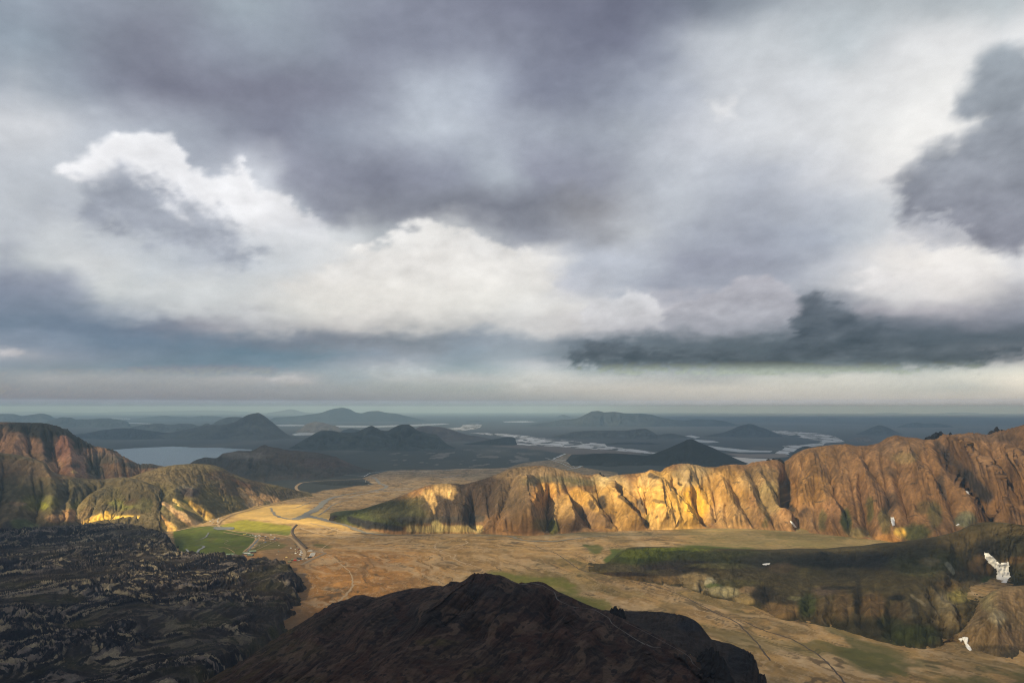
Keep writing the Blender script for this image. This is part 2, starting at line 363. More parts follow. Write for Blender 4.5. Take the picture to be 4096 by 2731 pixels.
# cloud bodies with a readable edge, far to near: outline, edge softness, ruggedness, colour at top / bottom, opacity
# and where the fill fades out (direction fx, fy in px)
PUFFS = [
 # pale wisp in the upper right
 dict(p=[(1620,225),(1690,222),(1705,255),(1715,300),(1665,290),(1630,262)], soft=22, rug=26, top=(235,235,236), bot=(212,214,218), op=.8),
 # white cumulus, left
 dict(p=[(120,400),(190,350),(195,318),(260,300),(330,292),(400,318),(432,350),(440,380),(470,376),(485,398),(515,382),(580,374),(604,400),(612,436),(660,450),(720,490),(760,540),(700,620),(560,620),(420,520),(330,430),(200,430)], soft=14, rug=22, top=(240,240,242), bot=(232,232,235), op=.9, fade=(.5,.97)),
 # grey cloud in front of it
 dict(p=[(170,420),(215,395),(280,373),(340,385),(385,425),(430,455),(500,478),(560,530),(600,590),(560,620),(450,590),(330,560),(200,530),(150,480)], soft=46, rug=40, top=(152,158,170), bot=(168,173,184), op=.9),
 # second white cumulus band centre (upper edge)
 dict(p=[(860,560),(900,530),(950,512),(1010,505),(1080,530),(1150,560),(1215,580),(1262,620),(1285,680),(1340,740),(1320,775),(1150,780),(900,740),(700,720),(760,600)], soft=15, rug=26, top=(240,238,235), bot=(205,201,197), op=.8, fade=(.3,.8)),
 # small cumulus right of centre
 dict(p=[(1340,700),(1375,672),(1410,678),(1450,662),(1500,680),(1530,712),(1535,760),(1480,785),(1380,785),(1330,770)], soft=9, rug=15, top=(214,214,217), bot=(196,194,197), op=.85, fade=(.45,1)),
 dict(p=[(1520,720),(1570,690),(1610,668),(1650,664),(1700,636),(1760,632),(1815,650),(1850,690),(1850,760),(1800,800),(1600,800),(1510,780)], soft=10, rug=16, top=(186,184,191), bot=(154,156,164), op=.8, fade=(.5,1)),
 # dark base in front, right
 dict(p=[(1820,700),(1870,672),(1930,690),(1990,730),(2060,762),(2150,785),(2260,790),(2360,775),(2360,822),(2250,840),(2000,850),(1800,855),(1600,846),(1400,850),(1300,838),(1310,800),(1380,785),(1560,800),(1750,805),(1810,770)], soft=17, rug=22, top=(98,104,113), bot=(82,89,96), op=.95),
 # bright gap and cumulus at the right
 dict(p=[(1950,640),(2000,625),(2060,590),(2120,585),(2180,560),(2240,562),(2290,590),(2270,640),(2200,655),(2120,650),(2040,690),(1980,680)], soft=20, rug=26, top=(238,235,231), bot=(216,212,212), op=.6),
 # dark cloud at the right edge
 dict(p=[(2352,60),(2330,62),(2300,100),(2260,120),(2235,150),(2225,185),(2200,205),(2188,240),(2190,262),(2205,282),(2250,278),(2215,300),(2185,322),(2140,320),(2115,335),(2105,368),(2065,390),(2048,420),(2050,470),(2045,520),(2090,545),(2160,560),(2250,575),(2352,590),(2520,600),(2520,40)], soft=30, rug=24, top=(150,160,168), bot=(134,136,148), op=.93),
 dict(p=[(2050,500),(2100,470),(2150,480),(2200,520),(2250,545),(2240,575),(2150,570),(2060,560)], soft=26, rug=36, top=(196,199,206), bot=(206,206,210), op=.75),
 # small bright cumulus along the horizon
 dict(p=[(840,850),(880,828),(930,822),(960,840),(1010,850),(1020,865),(950,872),(860,872)], soft=10, rug=14, top=(184,184,189), bot=(170,173,180), op=.7),
 dict(p=[(610,872),(640,860),(680,860),(720,874),(700,882),(630,882)], soft=8, rug=8, top=(188,184,190), bot=(176,176,183), op=.7),
 dict(p=[(1160,880),(1190,866),(1250,872),(1290,892),(1240,900),(1180,896)], soft=9, rug=10, top=(196,195,198), bot=(180,181,186), op=.7),
 dict(p=[(0,798),(30,794),(60,806),(40,822),(0,826)], soft=8, rug=8, top=(206,200,200), bot=(186,184,190), op=.8),
]
def build_sky():
    azd = np.concatenate([np.arange(-180, -40, 1.0), np.arange(-40, 40, .15), np.arange(40, 180.1, 2.5)])
    eld = np.concatenate([[-1.2, -.6], np.arange(-.2, 33, .15), np.arange(33, 88.6, .7), [90]])
    az, el = np.meshgrid(np.radians(azd), np.radians(eld))
    # distance of the ceiling: flat cloud base 1900 m over the eye, closing down far beyond the last hills
    sl_ = 1900 / np.maximum(np.sin(el), .0198)
    hr = np.clip(sl_, 0, 96000); dirs = np.stack([np.sin(az) * np.cos(el), np.cos(az) * np.cos(el), np.sin(el)], -1)
    P = dirs * hr[..., None] + np.array([0, 0, EYE])
    sh = az.shape
    a = np.degrees(az).ravel(); e = el.ravel()
    am = np.abs(((a + 37.0) % 148.0) - 74.0) - 37.0                  # beyond the frame the same weather goes on, mirrored
    am = np.where(np.abs(a) <= 37, a, -am); am = np.radians(am)
    d = np.stack([np.sin(am) * np.cos(e), np.cos(am) * np.cos(e), np.sin(e)], -1)
    f = np.maximum(d[:, 1] * CT + d[:, 2] * ST, .05); u = -d[:, 1] * ST + d[:, 2] * CT
    wx = (2048 + FOC * d[:, 0] / f) / 1.7415; wy = (1365.5 - FOC * u / f) / 1.7415
    q = dirs.reshape(-1, 3)
    el0 = np.degrees(e)
    # noise space: flattened towards the horizon like a real cloud deck
    k = 1.0 / (0.10 + np.abs(np.sin(e)) * .9)
    X, Y, Z = q[:, 0] * k ** .5 * 2.2, q[:, 1] * k ** .5 * 2.2, q[:, 2] * 6.0 + 3
    hz = ss(0, 9, el0)
    w1 = fb3(X * 2.2, Y * 2.2, Z * .9, 5, 11); w2 = fb3(X * 2.2 + 9, Y * 2.2, Z * .9 + 4, 5, 23)
    w3 = fb3(X * 7, Y * 7, Z * 3, 4, 31); w4 = fb3(X * 7, Y * 7 + 5, Z * 3, 4, 37)
    ax = wx + (w1 * 55 + w3 * 20) * mix(.4, 1, hz); ay = wy + (w2 * 34 + w4 * 13) * mix(.12, 1, hz)
    up = ss(-60, -900, wy)
    c = sky_lookup(np.clip(ax, 0, 2352), ay)
    gen = 168 + 55 * fb3(X * 1.3, Y * 1.3, Z * .5, 4, 71)[:, None] * np.array([1, .97, .9]) + np.array([0, 4, 12])
    c = c * (1 - up[:, None]) + gen * up[:, None]
    bil = fb3(X * 4.2, Y * 4.2, Z * 1.9, 6, 91, .55)
    hf = fb3(X * 17, Y * 17, Z * 8, 3, 111, .6)
    inside = (np.abs(a) < 60) & (wy > -100) & (wy < 960)
    for pf in PUFFS:
        rug = pf['rug']
        nx = wx + w3 * rug * 1.3 + bil * rug * .9 + hf * rug * .6; ny = wy + w4 * rug * 1.1 + bil * rug * .7 - hf * rug * .4
        P0 = np.array(pf['p'], float); y0, y1 = P0[:, 1].min(), P0[:, 1].max()
        bb = inside & (wx > P0[:, 0].min() - 80) & (wx < P0[:, 0].max() + 80) & (wy > y0 - 80) & (wy < y1 + 80)
        i = np.where(bb)[0]
        if not len(i): continue
        sd = poly_sd(nx[i], ny[i], pf['p'])
        al = ss(-pf['soft'] * .5, pf['soft'] * pf.get('in', 1.3), sd) * pf['op']
        # lower rims melt into the murk
        v = np.clip((ny[i] - y0) / (y1 - y0), 0, 1)
        if 'fade' in pf: al = al * (1 - ss(pf['fade'][0], pf['fade'][1], v))
        col = np.array(pf['top'], float) + (np.array(pf['bot'], float) - np.array(pf['top'], float)) * v[:, None]
        col = col + (bil[i] * 15 + w3[i] * 13 + w1[i] * 10)[:, None]
        c[i] = c[i] + (col - c[i]) * al[:, None]
    det = bil * 10 * mix(.5, 1, hz) + fb3(X * 13, Y * 13, Z * 6, 4, 101, .6) * 4 * mix(.5, 1, hz)
    c = 172 + (c - 172) * 1.08
    lum = c.mean(1); det = det * (1 - ss(215, 245, lum) * .6)
    c = np.clip(c + det[:, None], 60, 250) / 255.0
    lin = np.where(c < .04045, c / 12.92, ((c + .055) / 1.055) ** 2.4) / 2 ** SC.view_settings.exposure
    # where the sun comes through: gaps in the deck, traced back along the sun's rays from the valley
    Pf = P.reshape(-1, 3); s = np.array(SUNV); t = (Pf[:, 2] - 70) / s[2]
    gx = Pf[:, 0] - s[0] * t; gy = Pf[:, 1] - s[1] * t
    tr = np.zeros(len(gx)); n = fb2(gx / 380, gy / 380, 4, 7) * .26 + fb2(gx / 120, gy / 120, 3, 8) * .05
    for (px, py, rx, ry, st) in GAPS:
        dd = ((gx - (px - 2048) / FOC * py) / rx) ** 2 + ((gy - py) / ry) ** 2
        tr = np.maximum(tr, st * (1 - ss(.3, 1.5, dd + n * 2)))
    tr = np.clip(tr + SUN_LEAK * ss(-.3, .25, n) * (gy > -3000) * (np.hypot(gx, gy) < 5000), 0, 1)
    west = mix(1, .25, ss(-.02, .12, Pf[:, 0] / np.maximum(np.abs(Pf[:, 1]), 1)))
    tr = np.maximum(tr, (FAR_SUN * west * ss(8000, 15000, gy) + (HAZE_SUN - FAR_SUN * west) * ss(27000, 40000, gy)) * (.9 + .5 * n))
    tr = np.clip(tr, 0, 1) * ((Pf[:, 2] > 1500))
    lin = np.maximum(lin - tr[:, None] * mix(np.array([.215, .225, .205]), np.array([.13, .165, .225]), ss(4, 10, el0)[:, None]), .05 * lin)     # glow cut by the sky let through, so the deck's look stays unchanged
    F = grid_faces(*sh)
    me = np_mesh('sky', Pf, F, lin, {'gap': tr})
    def build(t, out):
        L = t.links.new
        at = N(t, 'ShaderNodeAttribute', attribute_name='tone'); ga = N(t, 'ShaderNodeAttribute', attribute_name='gap')
        ge = N(t, 'ShaderNodeNewGeometry'); sb = N(t, 'ShaderNodeVectorMath', operation='SUBTRACT'); sb.inputs[1].default_value = (0, 0, EYE)
        nm = N(t, 'ShaderNodeVectorMath', operation='NORMALIZE'); L(ge.outputs['Position'], sb.inputs[0]); L(sb.outputs[0], nm.inputs[0])
        mp = N(t, 'ShaderNodeMapping'); mp.inputs['Scale'].default_value = (1, 1, 1.8); L(nm.outputs[0], mp.inputs[0])
        no = N(t, 'ShaderNodeTexNoise'); no.inputs['Scale'].default_value = 22; no.inputs['Detail'].default_value = 5; no.inputs['Roughness'].default_value = .6
        L(mp.outputs[0], no.inputs['Vector'])
        r = N(t, 'ShaderNodeMapRange'); r.inputs['From Min'].default_value = .25; r.inputs['From Max'].default_value = .75
        r.inputs['To Min'].default_value = .93; r.inputs['To Max'].default_value = 1.07; L(no.outputs[0], r.inputs[0])
        em = N(t, 'ShaderNodeEmission'); L(at.outputs['Color'], em.inputs[0]); L(r.outputs[0], em.inputs[1])
        tb = N(t, 'ShaderNodeBsdfTransparent')
        cm = N(t, 'ShaderNodeCombineColor'); [L(ga.outputs['Fac'], cm.inputs[k]) for k in range(3)]; L(cm.outputs[0], tb.inputs[0])
        mx = N(t, 'ShaderNodeAddShader'); L(em.outputs[0], mx.inputs[0]); L(tb.outputs[0], mx.inputs[1])
        L(mx.outputs[0], out.inputs[0])
    m = node_mat('cloud deck', build); m.cycles.emission_sampling = 'NONE'
    o = link('sky', me, m); tag(o, 'low grey and white broken cloud over the whole valley', 'sky', kind='structure')
# sunlit places: (px, distance m, half width m, half depth m, share of the sun that gets through)
GAPS = [(430, 2340, 210, 120, 1), (560, 2330, 220, 130, 1), (740, 2330, 230, 200, 1.0), (980, 2330, 260, 170, 1.0), (1180, 2250, 260, 120, 1.0), (1370, 2330, 200, 90, .8),
        (1780, 2300, 190, 90, .8), (1760, 2450, 110, 110, .9), (2100, 2400, 300, 240, .45), (2230, 2400, 120, 200, .7), (2420, 2420, 300, 300, .62), (2680, 2400, 260, 240, .9), (2950, 2440, 330, 300, .62), (3250, 2520, 380, 380, .36),
        (3700, 2450, 700, 600, .29), (1500, 1750, 900, 420, .42), (2100, 1900, 800, 300, .42), (2600, 1950, 900, 300, .5), (1500, 3200, 1300, 700, .35),
        (2900, 1400, 420, 260, .36), (3300, 1150, 360, 200, .3), (3950, 1350, 200, 180, .42), (250, 3000, 420, 420, .27), (4000, 1700, 200, 150, .5), (820, 2080, 150, 60, .55), (800, 2720, 420, 300, .65), (3600, 1350, 260, 150, .22), (1050, 1950, 160, 80, .3)]
SUN_LEAK = .06; FAR_SUN = .45; HAZE_SUN = 1.0  # far shares let sun through closed cloud, added to brighten the distant haze
build_sky()
# ------------------------------------------------------------------ haze
bm = bmesh.new(); bmesh.ops.create_cube(bm, size=1)
for v in bm.verts: v.co = Vector((v.co.x * 126000, v.co.y * 126000, -12 + (v.co.z + .5) * 542))
me = bpy.data.meshes.new('haze'); bm.to_mesh(me); bm.free()
def hz_build(t, out):
    v = N(t, 'ShaderNodeVolumePrincipled'); v.inputs['Color'].default_value = (.46, .72, 1.0, 1); v.inputs['Absorption Color'].default_value = (.35, .5, 1, 1); v.inputs['Density'].default_value = HAZE
    v.inputs['Anisotropy'].default_value = 0.0
    t.links.new(v.outputs[0], out.inputs['Volume'])
HAZE = 4.3e-5
haze = link('haze', me, node_mat('haze', hz_build)); tag(haze, 'thin blue haze over the valley and plains', 'haze', kind='stuff')
# ------------------------------------------------------------------ the valley floor and the far plain, one sheet to the horizon
C_TAN = (.30, .19, .08); C_OCH = (.32, .155, .045); C_PALE = (.37, .27, .16); C_DARK = (.034, .038, .037)
C_GREEN = (.080, .100, .020); C_BRIGHT = (.26, .24, .030); C_MAUVE = (.15, .115, .095)
OUTWASH = [(-400,2600),(-400,2085),(300,2085),(700,2075),(860,2055),(960,2030),(1110,2008),(1190,1985),(1235,1975),(1290,1962),(1400,1948),(1500,1938),(1475,1925),(1450,1913),(1480,1900),
           (1562,1881),(1700,1879),(1836,1876),(1960,1873),(2032,1868),(2092,1853),(2190,1840),(2240,1828),(2262,1812),(2310,1822),(2345,1850),(2330,1870),(2400,1880),(2470,1890),(2500,1960),(3300,2000),(4500,2000),(5200,2300),(5200,4200),(-400,4200)]
CAMP1 = [(690,2120),(760,2108),(850,2103),(900,2106),(905,2115),(950,2122),(1000,2132),(1030,2146),(1028,2156),(1000,2180),(978,2203),(960,2228),(740,2232),(700,2180)]
CAMP2 = [(880,2100),(930,2088),(985,2078),(1030,2083),(1090,2092),(1165,2103),(1172,2122),(1150,2142),(1080,2134),(1000,2127),(930,2122),(905,2112)]
CAMP3 = [(985,2212),(1040,2166),(1075,2160),(1120,2168),(1150,2180),(1130,2192),(1060,2200)]
def ground_paint(P, px, py):
    x, y = P[..., 0], P[..., 1]
    w1 = fb2(x / 160, y / 160, 4, 1); w2 = fb2(x / 45, y / 45, 4, 2); far = ss(3500, 6000, y)
    W1 = fb2(x / 900, y / 900, 5, 3); W2 = fb2(x / 260, y / 900, 4, 4)
    c = np.zeros(P.shape) + np.array(C_DARK)
    # far plain: dark sand and old lava, paler flats
    c = c * (1 + .5 * fb2(x / 1500, y / 2600, 5, 41)[..., None])
    c = mixc(c, (.10, .095, .085), ss(.12, .4, fb2(x / 900, y / 2500, 5, 42)) * .6 * ss(3000, 7000, y))
    pale = ss(.2, .3, fb2(x / 170, y / 420, 5, 43) + .16 * fb2(x / 900, y / 1300, 3, 44))
    pp = pale * ss(1540, 1600, px) * ss(2200, 2050, px) * ss(1788, 1810, py) * ss(1880, 1868, py)
    c = mixc(c, (.19, .17, .15), pp * .75)
    mv = poly_sd(px, py, [(1890,1772),(2050,1766),(2180,1772),(2330,1790),(2580,1802),(2560,1818),(2420,1822),(2270,1818),(2150,1798),(1990,1788)])
    c = mixc(c, C_MAUVE, ss(-3, 6, mv + w1 * 6) * .9)
    c = mixc(c, (.062, .066, .066), ss(6500, 9500, y) * .8)
    c = mixc(c, (.17, .17, .165), ss(10000, 15000, y) * ss(.12, .4, x / np.maximum(y, 1)) * (.6 + .5 * fb2(x / 2500, y / 4000, 3, 46)))  # pale plains at far right, lightened further to stand in for bright haze
    # outwash
    sd = poly_sd(px, py, OUTWASH); m = ss(-1.5, 1.5, sd + w2 * 5 * (py > 1940) + fb2(x / 300, y / 600, 3, 45) * 3)
    o = np.zeros(P.shape) + np.array(C_TAN)
    och = ss(1900, 1500, px) * ss(2150, 2250, py)
    o = mixc(o, C_OCH, och * .9)
    o = mixc(o, (.22, .15, .09), ss(1980, 1880, py) * .6)
    # braided channels: thin winding lines drawn out along the river's course
    a = math.radians(58)        # the river runs from the lower right to the upper left
    fa = mix(a, math.radians(90), ss(2400, 1800, px)); fa = np.where(py < 2190, math.radians(84), fa)
    s_ = x * math.cos(a) * -1 + y * math.sin(a); t_ = x * math.sin(a) + y * math.cos(a)
    ww = fb2(s_ / 210, t_ / 90, 4, 6) * 70 + fb2(s_ / 55, t_ / 40, 3, 66) * 14
    wy2 = fb2(x / 190, y / 120, 4, 67) * 60
    br = rg2((t_ + ww) / 75, s_ / 420, 4, 7, .6); b2 = rg2((y + wy2) / 60, x / 380, 4, 8, .6)
    near = ss(2190, 2230, py); br = mix(b2, br, near)
    m1 = fb2((t_ + ww) / 34, s_ / 120, 5, 9, .62); m1y = fb2((y + wy2) / 30, x / 120, 5, 29, .62); m1 = mix(m1y, m1, near)
    o = o * (1 + .95 * m1[..., None])
    mb = rg2((t_ + ww * 1.5) / 26 + m1, (s_ + ww) / 90, 4, 30, .6); mby = rg2((y + wy2 * 1.3) / 24 + m1y, x / 110, 4, 31, .6); mb = mix(mby, mb, near)
    o = mixc(o, (.40, .29, .17), ss(.50, .74, br) * .65)
    o = mixc(o, (.42, .31, .19), ss(.60, .78, mb) * .6)
    br2 = mix(rg2((y + wy2 * 1.2) / 40, x / 300, 3, 18), rg2((t_ + ww * 1.3) / 44, s_ / 300, 3, 19), near)
    o = mixc(o, (.085, .06, .035), ss(.70, .84, br2) * .8)
    o = mixc(o, (.12, .085, .045), ss(.74, .9, mix(rg2((y - wy2) / 33, (x + wy2) / 150, 4, 32), rg2((t_ - ww) / 30, (s_ - ww) / 130, 4, 33), near)) * .5)
    o = mixc(o, (.17, .095, .04), ss(.0, .4, fb2((x + ww) / 150, y / 200, 5, 10, .6)) * .6 * ss(2300, 1700, px) * ss(2150, 2230, py))
    o = mixc(o, (.15, .115, .055), ss(.0, .35, fb2((x + ww) / 120, y / 200, 5, 35, .6)) * .5 * ss(1700, 2300, px))
    # patches of thin moss
    gm = ss(.14, .34, fb2((t_ + ww) / 95, s_ / 300, 5, 12) + .04)
    o = mixc(o, (.10, .095, .03), gm * (.35 + .5 * ss(2350, 2520, py) * ss(3100, 3400, px)) * ss(1500, 2300, px))
    gs = poly_sd(px, py, [(3270,2480),(3420,2520),(3600,2600),(3800,2640),(4096,2680),(4300,2740),(4300,3000),(3500,2900),(3380,2650)])
    o = mixc(o, (.085, .085, .03), ss(-10, 60, gs + w1 * 70) * ss(-.25, .15, w1 + w2 * .6) * .8)
    # tan sheet under the ridge on the right, thin green lines
    sh = ss(2700, 2850, px) * ss(2205, 2190, py)
    o = mixc(o, (.24, .19, .08), sh * .6); o = mixc(o, (.12, .12, .04), sh * ss(.62, .8, rg2(y / 26 + w1, x / 420, 3, 14)) * .5)
    o = mixc(o, (.13, .14, .10), ss(2150, 2138, py) * ss(2126, 2134, py) * ss(1800, 2000, px) * ss(2900, 2500, px) * .5)
    # moss at the foot of the black ridge
    ms = poly_sd(px, py, [(1945,2284),(2010,2288),(2160,2304),(2260,2330),(2330,2368),(2450,2400),(2460,2440),(2360,2450),(2200,2400),(1950,2330)])
    o = mixc(o, (.115, .125, .020), ss(-8, 12, ms + w1 * 26 + w2 * 12) * (.75 + .3 * w2))
    ms = poly_sd(px, py, [(2335,2180),(2380,2178),(2410,2188),(2385,2216),(2360,2204)]); o = mixc(o, (.07, .09, .02), ss(-6, 5, ms + w2 * 14) * .8)
    ms = poly_sd(px, py, [(1240,2174),(1290,2176),(1340,2190),(1320,2196),(1265,2186)]); o = mixc(o, (.08, .08, .02), ss(-5, 4, ms + w2 * 10) * .75)
    ms = poly_sd(px, py, [(2440,2192),(2800,2186),(3080,2200),(3100,2290),(2700,2290),(2430,2275),(2420,2240)]); o = mixc(o, C_GREEN, ss(-8, 8, ms + w1 * 20))
    # camp meadow
    cm = ss(-3, 3, poly_sd(px, py, CAMP1) + w2 * 6)
    g1 = np.zeros(P.shape) + np.array(C_GREEN); g1 = mixc(g1, (.10, .125, .018), ss(.0, .5, w1 + .2) * .6); g1 = mixc(g1, (.10, .085, .03), ss(.2, .5, fb2(x / 50, y / 90, 4, 15)) * .5)
    o = o * (1 - cm[..., None]) + g1 * cm[..., None]
    c2 = ss(-3, 3, poly_sd(px, py, CAMP2) + w2 * 5); g2 = np.zeros(P.shape) + np.array(C_BRIGHT); g2 = mixc(g2, (.10, .12, .025), ss(2112, 2130, py) * .8); g2 = mixc(g2, (.13, .13, .03), ss(-.05, .4, w1) * .6)
    o = o * (1 - c2[..., None]) + g2 * c2[..., None]
    c3 = ss(-4, 4, poly_sd(px, py, CAMP3) + w2 * 8); o = mixc(o, (.075, .085, .022), c3 * .8); o = o * (1 + .35 * (cm + c2) [..., None] * fb2(x / 22, y / 40, 4, 75)[..., None])
    yb = ss(2215, 2235, py) * ss(960, 1000, px) * ss(1280, 1200, px); o = mixc(o, (.19, .115, .055), yb * .7)
    cb = ss(2140, 2165, py) * ss(1030, 1060, px) * ss(1270, 1180, px) * ss(2260, 2240, py) * (1 - c3); o = mixc(o, (.17, .11, .055), cb * .7)
    # sand by the river north of the camp, sun patch glow painted into it
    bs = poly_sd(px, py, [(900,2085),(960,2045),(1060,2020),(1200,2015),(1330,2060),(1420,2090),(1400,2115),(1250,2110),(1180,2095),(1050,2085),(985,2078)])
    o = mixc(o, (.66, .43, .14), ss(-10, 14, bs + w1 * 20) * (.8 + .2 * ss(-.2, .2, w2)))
    o = o * (1 + .12 * fb2(x / 14, y / 20, 3, 16)[..., None] * ss(3500, 1500, y)[..., None])
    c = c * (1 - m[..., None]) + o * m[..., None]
    return c
def gz(x, y):
    R = np.hypot(x, y)
    return (fb2(x / 260, y / 260, 3, 51) * 1.2 + .25 * rg2(x / 30, y / 45, 3, 52)) * ss(9000, 5000, R) - .6
def build_ground():
    azd = np.concatenate([np.arange(-180, -44, 8.0), np.arange(-44, 44, .078), np.arange(44, 181, 8.0)])
    pys = np.concatenate([np.arange(2860, 2280, -3.2), np.arange(2280, 1860, -1.7), np.arange(1860, 1700, -2.0), np.arange(1700, 1654, -2.0)])
    dep = np.arctan((pys - 1365.5) / FOC) - PITCH
    r = np.concatenate([[5, 150, 400], EYE / np.tan(dep), [61000]])
    A, R = np.meshgrid(np.radians(azd), r)
    P = np.stack([R * np.sin(A), R * np.cos(A), np.zeros_like(R)], -1)
    P[..., 2] += gz(P[..., 0], P[..., 1])
    px, py = proj(P)
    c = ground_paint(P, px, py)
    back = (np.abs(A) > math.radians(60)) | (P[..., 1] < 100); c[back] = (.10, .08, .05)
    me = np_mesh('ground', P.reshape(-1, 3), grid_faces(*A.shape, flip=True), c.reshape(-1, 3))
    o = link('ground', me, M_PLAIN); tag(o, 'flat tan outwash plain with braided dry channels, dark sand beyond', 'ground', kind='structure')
build_ground()

# ------------------------------------------------------------------ standard hill: crest line at one distance, feet on the plain
def hill(name, crest, D, k=2.2, kb=2.0, base=(.06, .06, .055), nv=26, step=3.0, label=None, jag=1.0, mat=None, gul=1.0, z0=-6, paintf=None, low=0.0, seed=1, curve=1.25, Dl=None):
    a = np.array(crest, float); nu = max(12, int((a[-1, 0] - a[0, 0]) / step))
    s = np.linspace(a[0, 0], a[-1, 0], nu); py = smooth_interp(s, a[:, 0], a[:, 1])
    dd = np.full(nu, float(D)) if Dl is None else smooth_interp(s, np.array(Dl)[:, 0], np.array(Dl)[:, 1])
    C = at_depth(s, py, dd); z = np.maximum(C[:, 2], z0 + 1)
    um = np.concatenate([[0], np.cumsum(np.hypot(np.diff(C[:, 0]), np.diff(C[:, 1])))])
    H = max(z.max(), 20)
    z = z + fb2(um / (H * .9), um * 0 + seed, 4, seed) * H * .045 * jag * ss(0, .15, z / H)
    end = ss(0, .06, np.minimum(np.arange(nu), nu - 1 - np.arange(nu)) / nu); z = z0 + (z - z0) * (end * .999 + .001)
    v = np.linspace(0, 1, nv); vb = np.linspace(0, 1, max(6, nv // 3))[1:]
    h = z[None, :] - z0
    kk = k * (1 + .25 * fb2(um / (H * 3), um * 0 + 3, 2, seed + 3))
    out = h * (kk[None, :]) * v[:, None]
    G = np.zeros((nv, nu, 3)); prof = (1 - v[:, None]) ** curve
    G[..., 0] = C[None, :, 0] * (1 - out / C[None, :, 1]); G[..., 1] = C[None, :, 1] - out; G[..., 2] = z0 + h * prof
    sc = H / 160.0
    b, m_, f = gullies(um[None, :] + 0 * v[:, None], v[:, None] + 0 * um[None, :], sc, seed)
    am = h / H * ss(0, .25, v)[:, None] * ss(1.02, .7, v)[:, None]
    n = normals(G); disp = ((b - .5) * .16 + (m_ - .5) * .10 + (f - .5) * .045) * H * gul
    G += n * (disp * am)[..., None]
    outb = h * kb * vb[:, None]; B = np.zeros((len(vb), nu, 3))
    B[..., 0] = C[None, :, 0] * (1 + outb / C[None, :, 1]); B[..., 1] = C[None, :, 1] + outb; B[..., 2] = z0 + h * (1 - vb[:, None]) ** 1.2
    A = np.concatenate([B[::-1], G], 0)
    px, pyy = proj(A)
    c = np.zeros(A.shape) + np.array(base, float)
    nz = fb2(A[..., 0] / (H * 1.2), A[..., 2] / (H * .5) + A[..., 1] / (H * 2), 4, seed + 7)
    c = c * (1 + .35 * nz[..., None])
    cr = np.zeros(A.shape[:2]); cr[len(vb):] = (m_ - .5) * am; c = c * (1 + .8 * np.clip(cr, -.5, .5)[..., None] * gul)
    if paintf: c = paintf(A, px, pyy, c)
    me = np_mesh(name, A.reshape(-1, 3), grid_faces(*A.shape[:2], flip=True), c.reshape(-1, 3))
    o = link(name, me, mat or M_FAR); tag(o, label, 'hill', kind='structure'); return o

